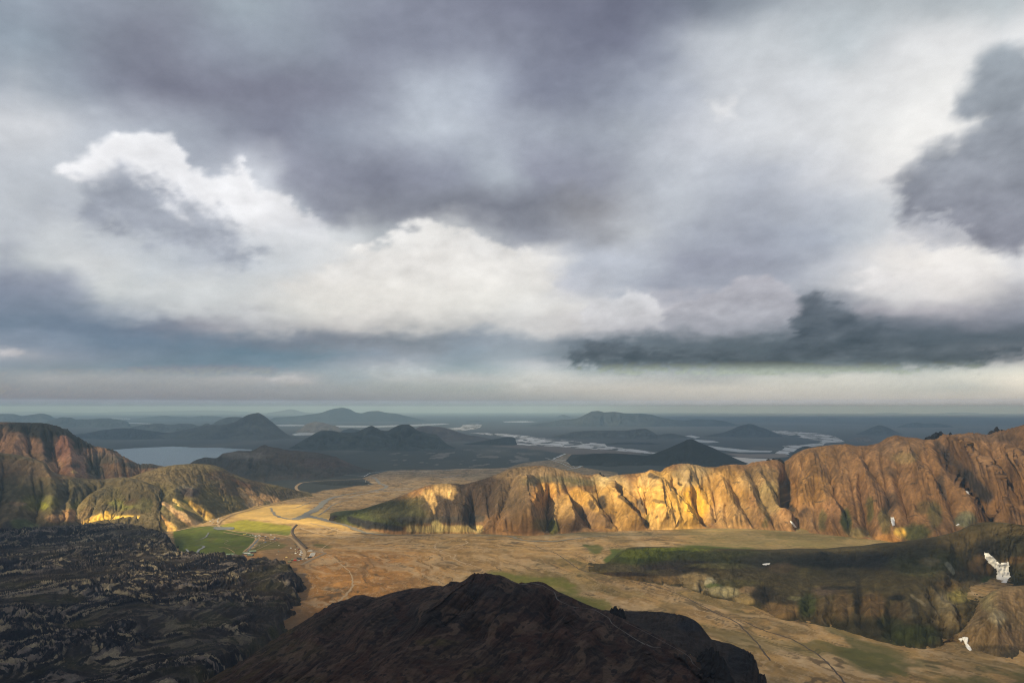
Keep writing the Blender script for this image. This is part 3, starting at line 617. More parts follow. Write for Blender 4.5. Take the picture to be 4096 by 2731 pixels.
BL = (.040, .046, .046); BK = (.024, .028, .028); MV = (.070, .060, .056)
def far_hills():
    h = hill
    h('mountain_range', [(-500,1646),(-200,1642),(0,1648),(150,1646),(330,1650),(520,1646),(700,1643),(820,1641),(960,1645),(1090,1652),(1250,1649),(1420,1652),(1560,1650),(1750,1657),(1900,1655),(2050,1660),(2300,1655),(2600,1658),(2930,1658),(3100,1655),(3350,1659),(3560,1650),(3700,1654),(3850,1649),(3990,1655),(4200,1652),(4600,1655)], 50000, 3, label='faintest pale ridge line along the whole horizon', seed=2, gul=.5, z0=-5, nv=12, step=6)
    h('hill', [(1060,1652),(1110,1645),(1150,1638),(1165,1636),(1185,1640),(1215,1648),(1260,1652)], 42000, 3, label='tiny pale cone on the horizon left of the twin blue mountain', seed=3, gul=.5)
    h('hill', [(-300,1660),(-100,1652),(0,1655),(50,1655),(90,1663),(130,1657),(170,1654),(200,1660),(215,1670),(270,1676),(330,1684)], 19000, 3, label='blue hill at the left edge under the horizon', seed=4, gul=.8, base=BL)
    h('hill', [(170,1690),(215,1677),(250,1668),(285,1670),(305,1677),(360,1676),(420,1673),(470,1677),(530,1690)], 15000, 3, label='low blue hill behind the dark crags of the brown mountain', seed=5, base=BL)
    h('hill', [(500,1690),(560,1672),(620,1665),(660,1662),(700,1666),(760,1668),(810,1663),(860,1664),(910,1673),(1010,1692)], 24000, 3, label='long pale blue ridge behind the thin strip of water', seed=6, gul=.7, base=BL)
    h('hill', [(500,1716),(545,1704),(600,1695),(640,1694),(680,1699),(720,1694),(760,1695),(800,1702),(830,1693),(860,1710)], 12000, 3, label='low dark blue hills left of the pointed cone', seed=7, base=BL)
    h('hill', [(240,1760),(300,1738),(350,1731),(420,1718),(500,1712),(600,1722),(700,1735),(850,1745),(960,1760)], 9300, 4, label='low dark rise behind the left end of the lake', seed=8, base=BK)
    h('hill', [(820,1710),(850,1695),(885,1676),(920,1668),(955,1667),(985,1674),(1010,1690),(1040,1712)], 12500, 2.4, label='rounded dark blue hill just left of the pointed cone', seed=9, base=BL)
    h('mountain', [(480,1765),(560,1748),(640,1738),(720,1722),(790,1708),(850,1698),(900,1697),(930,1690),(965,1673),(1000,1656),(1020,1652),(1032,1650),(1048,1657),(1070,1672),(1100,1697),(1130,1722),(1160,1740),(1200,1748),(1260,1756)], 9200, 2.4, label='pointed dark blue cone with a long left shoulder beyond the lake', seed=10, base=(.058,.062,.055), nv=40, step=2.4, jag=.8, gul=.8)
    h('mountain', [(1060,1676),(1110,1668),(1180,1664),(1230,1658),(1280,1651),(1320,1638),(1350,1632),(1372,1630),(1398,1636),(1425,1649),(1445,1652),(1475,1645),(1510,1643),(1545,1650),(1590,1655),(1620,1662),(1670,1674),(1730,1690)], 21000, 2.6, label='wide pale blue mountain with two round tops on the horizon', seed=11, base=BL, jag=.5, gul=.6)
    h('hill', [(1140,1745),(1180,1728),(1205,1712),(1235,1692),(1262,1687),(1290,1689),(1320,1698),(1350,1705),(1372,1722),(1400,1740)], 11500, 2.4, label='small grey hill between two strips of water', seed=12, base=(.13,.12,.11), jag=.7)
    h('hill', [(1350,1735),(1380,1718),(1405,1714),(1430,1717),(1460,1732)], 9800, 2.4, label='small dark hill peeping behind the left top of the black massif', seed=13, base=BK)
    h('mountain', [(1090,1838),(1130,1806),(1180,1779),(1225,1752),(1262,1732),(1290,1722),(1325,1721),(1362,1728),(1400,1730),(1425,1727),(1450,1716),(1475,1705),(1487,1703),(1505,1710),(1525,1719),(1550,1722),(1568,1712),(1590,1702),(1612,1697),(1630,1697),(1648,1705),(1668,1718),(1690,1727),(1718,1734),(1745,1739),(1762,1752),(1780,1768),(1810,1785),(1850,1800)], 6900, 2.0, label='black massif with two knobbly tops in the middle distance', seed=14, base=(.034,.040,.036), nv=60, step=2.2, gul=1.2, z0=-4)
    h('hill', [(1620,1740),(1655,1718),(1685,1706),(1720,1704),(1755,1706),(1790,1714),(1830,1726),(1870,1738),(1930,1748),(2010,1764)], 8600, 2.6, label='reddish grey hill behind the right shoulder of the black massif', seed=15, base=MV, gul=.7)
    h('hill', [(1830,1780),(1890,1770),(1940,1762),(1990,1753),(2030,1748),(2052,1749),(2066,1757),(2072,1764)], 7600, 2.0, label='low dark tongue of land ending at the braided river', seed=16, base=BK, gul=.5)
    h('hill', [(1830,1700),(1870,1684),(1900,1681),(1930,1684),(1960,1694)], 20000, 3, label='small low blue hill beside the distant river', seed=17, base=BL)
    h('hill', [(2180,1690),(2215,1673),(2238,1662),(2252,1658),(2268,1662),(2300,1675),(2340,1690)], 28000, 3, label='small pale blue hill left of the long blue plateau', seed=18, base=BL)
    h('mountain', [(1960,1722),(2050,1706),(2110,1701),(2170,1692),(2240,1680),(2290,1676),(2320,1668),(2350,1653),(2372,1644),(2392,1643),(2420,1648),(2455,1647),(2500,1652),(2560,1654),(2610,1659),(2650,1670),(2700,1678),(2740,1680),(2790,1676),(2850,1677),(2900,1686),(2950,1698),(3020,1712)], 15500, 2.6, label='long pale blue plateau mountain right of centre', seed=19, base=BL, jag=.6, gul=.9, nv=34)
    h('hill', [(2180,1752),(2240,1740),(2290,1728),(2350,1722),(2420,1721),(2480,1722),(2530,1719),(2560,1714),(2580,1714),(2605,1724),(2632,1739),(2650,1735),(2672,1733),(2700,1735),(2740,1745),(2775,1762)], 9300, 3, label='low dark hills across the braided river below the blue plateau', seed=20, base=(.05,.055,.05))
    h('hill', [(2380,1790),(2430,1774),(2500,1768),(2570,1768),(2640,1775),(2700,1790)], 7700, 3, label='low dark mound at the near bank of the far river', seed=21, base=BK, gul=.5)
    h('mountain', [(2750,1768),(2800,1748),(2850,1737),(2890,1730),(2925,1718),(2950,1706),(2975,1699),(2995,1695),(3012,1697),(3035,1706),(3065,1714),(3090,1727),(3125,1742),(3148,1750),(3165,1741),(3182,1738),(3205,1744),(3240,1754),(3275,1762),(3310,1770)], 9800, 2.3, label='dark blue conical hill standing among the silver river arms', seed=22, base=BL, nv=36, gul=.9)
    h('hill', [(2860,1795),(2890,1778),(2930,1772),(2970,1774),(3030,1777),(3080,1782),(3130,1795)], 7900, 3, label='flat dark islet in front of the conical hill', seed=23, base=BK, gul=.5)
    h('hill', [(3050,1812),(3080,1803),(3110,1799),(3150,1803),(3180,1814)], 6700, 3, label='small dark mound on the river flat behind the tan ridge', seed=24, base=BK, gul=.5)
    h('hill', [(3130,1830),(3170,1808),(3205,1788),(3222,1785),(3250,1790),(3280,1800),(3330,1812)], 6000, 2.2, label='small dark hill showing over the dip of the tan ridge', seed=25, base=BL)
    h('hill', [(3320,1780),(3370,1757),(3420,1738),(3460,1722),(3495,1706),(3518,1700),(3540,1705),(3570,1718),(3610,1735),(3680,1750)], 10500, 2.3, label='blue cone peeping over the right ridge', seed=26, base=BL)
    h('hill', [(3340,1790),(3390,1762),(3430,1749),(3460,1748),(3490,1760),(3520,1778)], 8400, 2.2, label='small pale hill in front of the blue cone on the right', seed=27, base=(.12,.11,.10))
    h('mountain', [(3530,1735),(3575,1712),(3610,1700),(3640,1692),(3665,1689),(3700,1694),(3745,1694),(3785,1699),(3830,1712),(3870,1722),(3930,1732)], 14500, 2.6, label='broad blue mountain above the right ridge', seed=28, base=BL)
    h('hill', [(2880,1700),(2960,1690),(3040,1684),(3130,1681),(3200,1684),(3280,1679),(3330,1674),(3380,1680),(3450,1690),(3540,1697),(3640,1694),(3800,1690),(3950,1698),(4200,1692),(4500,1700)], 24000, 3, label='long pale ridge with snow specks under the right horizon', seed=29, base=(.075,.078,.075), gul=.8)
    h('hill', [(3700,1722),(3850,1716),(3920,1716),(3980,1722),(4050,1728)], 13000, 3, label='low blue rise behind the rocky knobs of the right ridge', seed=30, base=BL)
    # nearer black cone
    h('mountain', [(2270,1835),(2330,1822),(2420,1812),(2500,1815),(2580,1822),(2620,1812),(2665,1795),(2705,1778),(2735,1765),(2752,1757),(2765,1756),(2778,1760),(2800,1770),(2850,1790),(2895,1812),(2940,1832),(2985,1850),(3030,1862),(3080,1868),(3150,1880)], 5000, 2.2, label='black volcanic cone standing behind the tan ridge', seed=31, base=(.018,.021,.021), nv=50, step=2.0, jag=.35, gul=.35, mat=M_FAR, z0=-3, curve=1.05)
far_hills()
def lava_low():
    h = hill
    h('lava_tongue', [(2255,1836),(2290,1818),(2340,1815),(2420,1812),(2520,1816),(2640,1828),(2760,1850)], 5300, 9, kb=4, label='flat black lava sheet at the left foot of the black cone', seed=33, base=(.020,.023,.022), gul=.6, z0=-3, curve=.6)
    h('lava_tongue', [(1195,1955),(1240,1932),(1300,1926),(1400,1922),(1445,1925),(1480,1932),(1502,1940)], 3720, 8, kb=3, label='low black lava sheet inside the bend of the gravel road', seed=34, base=(.024,.026,.025), gul=1, z0=-3, curve=.5, mat=M_ROCK)
lava_low()
# ------------------------------------------------------------------ surfaces lofted through traced rows
def fb_mean(a, shp):
    """broad running mean along the slope, so that wear sculpts without sinking the whole face"""
    k = max(3, shp[1] // 12); c = np.cumsum(np.pad(a, ((0, 0), (k, k)), mode='edge'), axis=1); return (c[:, 2 * k:] - c[:, :-2 * k]) / (2 * k)
def sheet(name, rows, vs, nv, base, label, cat='hill', feats=(), blobs=(), strokes=(), gs=1.0, gamp=(16, 8, 3), mat=None, seed=1, noise=(0, 30), warp=(14, 9), extra=None, streak=.3, fadev=(0, .06, .94, 1), post=None, iso=0.0, gfade=None, ero=None):
    G, v = loft(rows, vs, nv); nu = G.shape[1]
    vn = (v - vs[0]) / (vs[-1] - vs[0])
    mid = rows[len(rows) // 2]; um = np.concatenate([[0], np.cumsum(np.linalg.norm(np.diff(mid, axis=0)[:, :2], axis=1))])
    U = um[None, :] + 0 * vn[:, None]; V = vn[:, None] + 0 * U
    env = ss(fadev[0], fadev[1], V) * ss(fadev[3], fadev[2], V)
    genv = env * (ss(gfade[0], gfade[1], V) if gfade else 1)
    amod = .55 + .9 * ss(-.35, .35, fb2(U / (420 * gs), V * 1.2 + 3, 2, seed + 33))
    b, m_, f = gullies(U, V, gs, seed)
    n = normals(G); px, py = proj(G)
    wx = fb2(G[..., 0] / 60, G[..., 2] / 30 + G[..., 1] / 80, 4, seed + 1) * warp[0]; wy = fb2(G[..., 0] / 60 + 9, G[..., 2] / 30 + G[..., 1] / 80, 4, seed + 2) * warp[1]
    disp = ((b - .5) * gamp[0] + (m_ - .5) * gamp[1] + (f - .5) * gamp[2]) * genv * amod
    for (ax, ay, bx, by, w, amp) in feats:
        d, t, s_ = seg_dist(px + wx * .5, py + wy * .5, ax, ay, bx, by)
        ww = w * (.45 + .75 * t); disp = disp + amp * np.maximum(0, 1 - d / ww) ** 1.15 * ss(.02, .36, t) * env
    lA = np.zeros(U.shape); stk = np.zeros(U.shape)
    if ero:
        G = G + n * disp[..., None]; disp = 0 * disp
        i0 = int(round((ero['v0'] - vs[0]) / (vs[-1] - vs[0]) * (nv - 1))); a_, b_ = ero.get('step', (2, 3))
        sub = G[i0:]; y = np.linspace(0, sub.shape[0] - 1, max(8, sub.shape[0] // a_)).round().astype(int); x = np.linspace(0, nu - 1, nu // b_).round().astype(int)
        dz, la, sk = erode(sub[y][:, x], ero.get('it', 40), ero.get('K', .5), ero.get('m', .45), seed, ero.get('nz', 3), ero.get('nsc', 25), ero.get('diff', .06))
        shp = sub.shape[:2]; dz = upsample(dz, shp); top = ss(0, ero.get('keep', .10), np.linspace(0, 1, shp[0]))[:, None]
        dz = np.maximum(dz, -ero.get('max', 60)); lift = ero.get('lift', .45)
        dz = dz - lift * fb_mean(dz, shp)
        G[i0:, :, 2] += dz * top; lA[i0:] = upsample(la, shp); stk[i0:] = upsample(sk, shp)
        n = normals(G)
    if noise[0]: disp = disp + fb2(G[..., 0] / noise[1], G[..., 1] / noise[1] + G[..., 2] / noise[1], 5, seed + 6) * noise[0] * env
    G = G + n * disp[..., None]
    px, py = proj(G)
    c = np.zeros(G.shape) + np.array(base, float)
    c = paint(c, px, py, blobs, wx, wy)
    for (ax, ay, bx, by, w0, w1, col, st) in strokes:
        d, t, s_ = seg_dist(px + wx * .8, py + wy * .8, ax, ay, bx, by)
        c = mixc(c, col, st * (1 - ss(.5, 1.15, d / (w0 + (w1 - w0) * t))))
    st = fb2(U / (16 * gs) + wx * .05, V * 3.2, 4, seed + 20, .6)
    st2 = fb2(U / (60 * gs) + wx * .05, V * 3.0, 4, seed + 21, .6)
    ist = fb2(G[..., 0] / (40 * gs + 6), G[..., 1] / (60 * gs + 9) + G[..., 2] / 14, 5, seed + 22, .6)
    kk = np.clip(iso if not gfade else 1 - ss(gfade[0], gfade[1], V), 0, 1)
    c = c * (1 + streak * ((st + st2) * (1 - kk) + ist * 1.6 * kk)[..., None])
    c = c * (1 + .25 * ((f - .5) * .8 + (m_ - .5))[..., None] * env[..., None])
    if ero:
        c = c * (1 + ero.get('cs', .45) * np.clip(stk, -1.2, 1.6)[..., None]); c = c * (1 - ero.get('cd', .10) * np.clip(lA - 2.2, 0, 4)[..., None])
    if post: c = post(G, px, py, c, U, V, wx, wy)
    me = np_mesh(name, G.reshape(-1, 3), grid_faces(*G.shape[:2], flip=True), c.reshape(-1, 3))
    o = link(name, me, mat or M_ROCK); tag(o, label, cat, kind='structure')
    o['_v'] = 0; del o['_v']
    return o, G
def remap_row(pts, sx, kind='px', z=0.0):
    """like row_px but sampled at the given px positions"""
    a = np.array([(p[0], p[1], p[2] if len(p) > 2 else -1) for p in pts], float)
    if kind == 'z':
        D = smooth_interp(sx, a[:, 0], a[:, 1]); zz = smooth_interp(sx, a[:, 0], a[:, 2])
        return np.stack([(sx - 2048) / FOC * D, D, zz], -1)
    py = smooth_interp(sx, a[:, 0], a[:, 1])
    if len(pts[0]) > 2: return at_depth(sx, py, smooth_interp(sx, a[:, 0], a[:, 2]))
    return at_height(sx, py, z)
def back_row(crest, dist, drop):
    R = crest.copy(); r = np.hypot(R[:, 0], R[:, 1]); R[:, 0] *= 1 + dist / r; R[:, 1] *= 1 + dist / r; R[:, 2] = np.maximum(R[:, 2] - drop, -8); return R

YEL = (.78, .48, .09); YE2 = (.58, .32, .075); ORG = (.40, .20, .065); TAN = (.36, .235, .115); BRN = (.20, .115, .055); RED = (.19, .085, .045)
DRK = (.050, .040, .033); BLK = (.022, .021, .022); GRN = (.055, .065, .018); OLV = (.105, .095, .032); PAL = (.52, .38, .18)

# ---- the long painted ridge
def build_ridge():
    CR = [(1320,2072),(1340,2066),(1400,2050),(1460,2033),(1500,2020),(1560,2000),(1620,1977),(1680,1952),(1725,1938),(1760,1934),(1800,1933),(1832,1935),(1850,1936),(1885,1929),(1950,1910),(2010,1886),(2040,1874),(2100,1865),(2160,1862),(2190,1865),(2225,1872),(2290,1885),(2340,1897),(2360,1899),(2390,1894),(2405,1900),(2425,1915),(2440,1906),(2470,1899),(2530,1894),(2580,1888),(2605,1878),(2620,1880),(2640,1886),(2665,1870),(2700,1856),(2735,1853),(2780,1858),(2820,1866),(2860,1868),(2890,1861),(2930,1857),(2985,1858),(3005,1850),(3060,1842),(3105,1839),(3130,1846),(3150,1838),(3175,1818),(3220,1796),(3280,1785),(3340,1778),(3380,1776),(3440,1783),(3490,1778),(3520,1768),(3555,1748),(3585,1741),(3610,1745),(3645,1749),(3670,1752),(3700,1757),(3740,1757),(3775,1738),(3800,1740),(3840,1738),(3880,1732),(3925,1735),(3945,1738),(3980,1728),(4030,1718),(4060,1708),(4096,1698),(4200,1665),(4500,1650)]
    CD = [(1320,2500),(1500,2480),(1700,2500),(2050,2550),(2400,2560),(2620,2520),(2740,2570),(3100,2640),(3150,2700),(3300,2700),(3600,2720),(3900,2600),(4200,2420),(4500,2300)]
    FT = [(1320,2080),(1370,2092),(1420,2108),(1480,2120),(1540,2130),(1600,2137),(1700,2134),(1800,2133),(1950,2134),(2050,2139),(2120,2140),(2250,2133),(2350,2124),(2450,2124),(2560,2120),(2700,2116),(2850,2112),(3000,2114),(3100,2120),(3200,2127),(3300,2137),(3400,2147),(3500,2158),(3600,2172),(3800,2200),(4096,2240),(4500,2300),(4700,2330)]
    nu = 1500; s = np.linspace(1320, 4440, nu)
    cd = np.array(CD, float); C = at_depth(s, smooth_interp(s, *np.array(CR, float).T), smooth_interp(s, cd[:, 0], cd[:, 1]))
    jag = fb2(s / 9, s * 0 + 3, 3, 61) * 1.6 + fb2(s / 40, s * 0 + 3, 2, 62) * 1.5
    jag = jag + ss(3720, 3760, s) * ss(4080, 4040, s) * np.maximum(0, rg2(s / 16, s * 0 + 8, 2, 63) - .45) * 8
    C[:, 2] += jag * ss(1450, 1700, s)
    sh = np.interp(s, [1320, 1700, 2400, 2620, 3100, 3300, 4440], [0, 10, 60, 40, 60, 70, 230])
    F = remap_row(FT, s + sh)
    foot = F.copy(); foot[:, 2] = -4; foot[:, 1] -= 6
    M1 = C * .62 + F * .38; M1[:, 2] += 10 * ss(1700, 2000, s); M2 = C * .25 + F * .75
    M2[:, 2] -= np.interp(s, [1320, 1700, 2000, 4440], [0, 2, 6, 14])
    # steep wall at the foot on the left: a terrace that breaks off
    cl = ss(1330, 1380, s) * ss(1960, 1850, s); hcl = np.interp(s, [1320, 1380, 1500, 1600, 1700, 1950, 2000], [4, 12, 22, 26, 34, 26, 6])
    R3 = F.copy(); R3[:, 1] += 16 * (1 + 0 * s); R3[:, 2] = hcl * cl + (1 - cl) * (F[:, 2] + 9)
    M2 = M2 * (1 - cl)[:, None] + (R3 * .55 + C * .45) * cl[:, None]; M2[:, 2] += (cl * 2)
    B = back_row(C, 330, 260)
    def sp(a, b, c, d, w, A): return (a, b, c, d, w, A * 2.5)
    feats = [sp(2110,1875,2095,2130,95,26), sp(1885,1945,1905,2120,46,-20), sp(2160,1940,2120,2120,40,14), sp(2010,1900,1990,2128,60,10), sp(2250,1960,2290,2125,45,16),
             sp(2200,1900,2190,2120,30,-12), sp(2240,1900,2380,2120,34,-10), sp(2390,1900,2560,2105,66,24), sp(2435,1920,2592,2105,34,-26), sp(2330,1960,2420,2110,34,12),
             sp(2612,1884,2655,2112,60,24), sp(2615,1890,2770,2105,46,14), sp(2690,1885,2700,1990,22,-8), sp(2650,1950,2720,2110,50,12), sp(2738,1860,2760,1950,40,12), sp(2740,1880,2830,2105,30,-14), sp(2860,1874,2945,2104,54,16),
             sp(2960,1862,3000,1990,50,10), sp(2900,1990,2912,2105,22,-9), sp(2930,1900,3075,2110,46,12), sp(3010,1860,3120,2060,36,12), sp(3142,1850,3158,2010,44,-34), sp(3158,2000,3205,2118,30,-26),
             sp(3232,1800,3268,1905,46,14), sp(3268,1900,3172,2070,44,18), sp(3268,1900,3330,2130,40,12), sp(3300,1980,3420,2146,46,16), sp(3395,1790,3500,2000,46,14), sp(3480,1990,3570,2150,40,12), sp(3370,1990,3400,2135,26,-12), sp(3430,1850,3480,2150,28,-12),
             sp(3585,1750,3690,1960,54,16), sp(3690,1960,3750,2160,46,14), sp(3560,1850,3640,2080,26,-10), sp(3745,1770,3860,1900,52,-30), sp(3860,1900,3960,2000,52,-34), sp(3955,1990,3930,2090,44,-26), sp(3790,1745,3830,1800,24,12), sp(3800,1750,4010,1960,60,22), sp(3990,1740,4250,2050,60,18), sp(3990,1990,4080,2110,44,16),
             sp(3640,1990,3770,2150,26,-10), sp(3680,1900,3760,2010,34,16), sp(3900,1780,4096,1990,30,-10)]
    blobs = [(1500,2060,230,60,(.060,.068,.022),1),(1650,2040,200,60,(.060,.056,.026),.9),(1850,2010,160,110,(.075,.052,.036),1),(1960,1970,110,90,(.075,.050,.035),1),(2060,1960,60,90,(.13,.085,.05),.8),
             (2150,1890,240,32,(.24,.165,.09),.9),(2080,1990,110,110,(.17,.115,.065),.7),(2240,1925,160,26,(.16,.13,.07),.8),(2180,1990,60,60,ORG,.8),(2200,1955,55,28,(.48,.26,.07),.8),(2130,2080,90,50,(.22,.13,.06),.7),
             (2300,2060,150,70,(.24,.15,.075),.7),(2310,1990,60,40,YE2,.8),(2260,2030,60,60,(.42,.26,.10),.7),(2180,2100,60,30,GRN,.5),(2215,2110,22,40,(.07,.09,.02),.7),(2300,2090,60,40,BRN,.6),
             (2450,1960,80,70,PAL,.55),(2440,2010,110,80,(.44,.26,.08),.85),(2400,1920,40,26,PAL,.7),(2480,2080,100,50,(.40,.23,.07),.8),
             (2640,1950,110,80,(.52,.31,.09),.9),(2700,2050,140,80,(.58,.34,.08),.95),(2790,2000,60,80,(.66,.37,.05),.9),(2640,2080,90,50,(.50,.31,.11),.8),
             (2600,1920,50,30,(.45,.30,.13),.8),(2770,1900,90,50,(.36,.26,.13),.8),(2900,1950,110,90,(.40,.23,.07),.8),(2930,2060,110,60,(.36,.22,.09),.8),(3060,2080,90,50,(.24,.14,.065),.8),(3040,1920,90,60,(.32,.215,.10),.7),(3080,1990,60,70,(.24,.20,.09),.5),
             (3180,1980,36,60,ORG,.6),(3290,1860,150,80,(.26,.145,.058),.7),(3250,1960,80,70,(.30,.165,.055),.7),(3230,2080,90,50,(.20,.12,.06),.7),(3330,2050,70,60,(.24,.125,.06),.6),
             (3500,1880,180,80,(.27,.15,.07),.6),(3600,1800,100,40,(.23,.14,.075),.7),(3620,1830,60,25,(.26,.19,.08),.6),(3500,1990,120,60,(.25,.135,.065),.6),(3820,1850,60,80,(.11,.07,.05),.5),(3940,1960,50,50,BLK,.55),(3900,1900,40,60,DRK,.6),
             (3385,2080,24,50,(.06,.085,.022),.85),(3290,2080,18,50,(.07,.085,.025),.6),(3480,2040,18,60,(.075,.09,.025),.7),(3540,2080,26,60,(.08,.09,.03),.6),(3565,2010,30,50,DRK,.6),(3660,2130,70,40,(.07,.085,.025),.85),(3740,2060,30,60,(.075,.09,.035),.6),(3860,2080,46,34,(.17,.19,.11),.75),(3430,2130,50,24,(.20,.19,.09),.6),(3700,2030,40,30,(.09,.09,.04),.5),
             (3600,2130,30,24,YEL,.9),(3560,2150,60,18,ORG,.7),(3990,1850,140,120,(.27,.155,.08),.5),(3960,1750,120,20,(.16,.10,.06),.6)]
    strokes = [(1712,1975,1740,2020,26,12,(.52,.33,.13),.9),(1760,1945,1800,1960,40,30,(.52,.33,.13),.85),(1790,1975,1808,1995,22,10,(.50,.32,.13),.8),(1730,2030,1738,2048,8,5,(.45,.28,.11),.8),
               (1400,2076,1470,2098,16,22,BLK,.95),(1470,2100,1600,2112,20,14,BLK,.92),(1600,2080,1930,2075,14,16,(.05,.045,.04),.7),
               (1640,2118,1920,2116,18,18,(.50,.37,.14),.85),(1745,2100,1760,2128,22,18,(.62,.48,.18),.9),(1600,2130,1900,2131,5,5,(.30,.16,.06),.6),
               (2340,1955,2380,1965,14,8,BRN,.6),(2406,1998,2412,2020,20,20,BLK,.9),(2362,2012,2372,2025,16,16,BLK,.8),(2350,2060,2440,2085,30,30,(.13,.08,.05),.7),(2480,1985,2530,2015,9,9,BLK,.8),
               (2560,2010,2572,2040,18,16,(.07,.06,.05),.8),(2620,2000,2660,2010,10,8,DRK,.7),(2600,1900,2632,1912,12,10,DRK,.8),(2716,1930,2724,1938,5,7,BLK,.8),(2768,1905,2772,1920,6,5,BLK,.8),(2590,2060,2590,2095,10,12,GRN,.7),
               (3150,1860,3158,2000,8,12,(.12,.085,.05),.7),(3150,2012,3170,2035,12,16,(.03,.025,.02),.9),(3220,2040,3200,2060,10,12,(.08,.05,.035),.7),(3070,2060,3060,2100,10,14,(.09,.085,.035),.6),
               (3750,1780,3860,1900,22,26,(.06,.05,.045),.7),(3870,1900,3950,1990,26,30,(.04,.038,.038),.8),(3760,1910,3780,1990,16,12,(.06,.05,.04),.7),(3560,1880,3580,1896,20,16,(.09,.065,.045),.5),(2240,1915,2370,1935,10,12,(.11,.10,.05),.6)]
    def post(G, px, py, c, U, V, wx, wy):
        k = fb2(px / 7 + wx * .1, py / 60, 3, 88) * ss(1600, 1640, px) * ss(1960, 1900, px) * ss(2085, 2098, py)
        c = c * (1 + .9 * k[..., None])
        sp_ = ss(.50, .58, fb2(G[..., 0] / 28, G[..., 2] / 22 + G[..., 1] / 60, 4, 89)) * ss(1650, 2000, px); return mixc(c, (.07, .05, .035), sp_ * .7)
    rows = [B, C, M1, M2, R3, F, foot]
    return sheet('ridge', rows, [-.35, 0, .36, .76, .93, .985, 1.0], 300, (.25, .135, .058), 'long painted rhyolite ridge, golden and brown, across the middle of the valley', 'ridge', feats, blobs, strokes, gs=.85, gamp=(4, 6, 3), ero=dict(v0=0, it=26, K=.020, m=.60, step=(3, 3), nz=9, nsc=150, max=75, lift=.7, diff=.14, cs=.55), seed=40, warp=(12, 8), fadev=(.26, .34, .93, .99), streak=.34, noise=(1.6, 14), post=post)
RIDGE, _ = build_ridge()

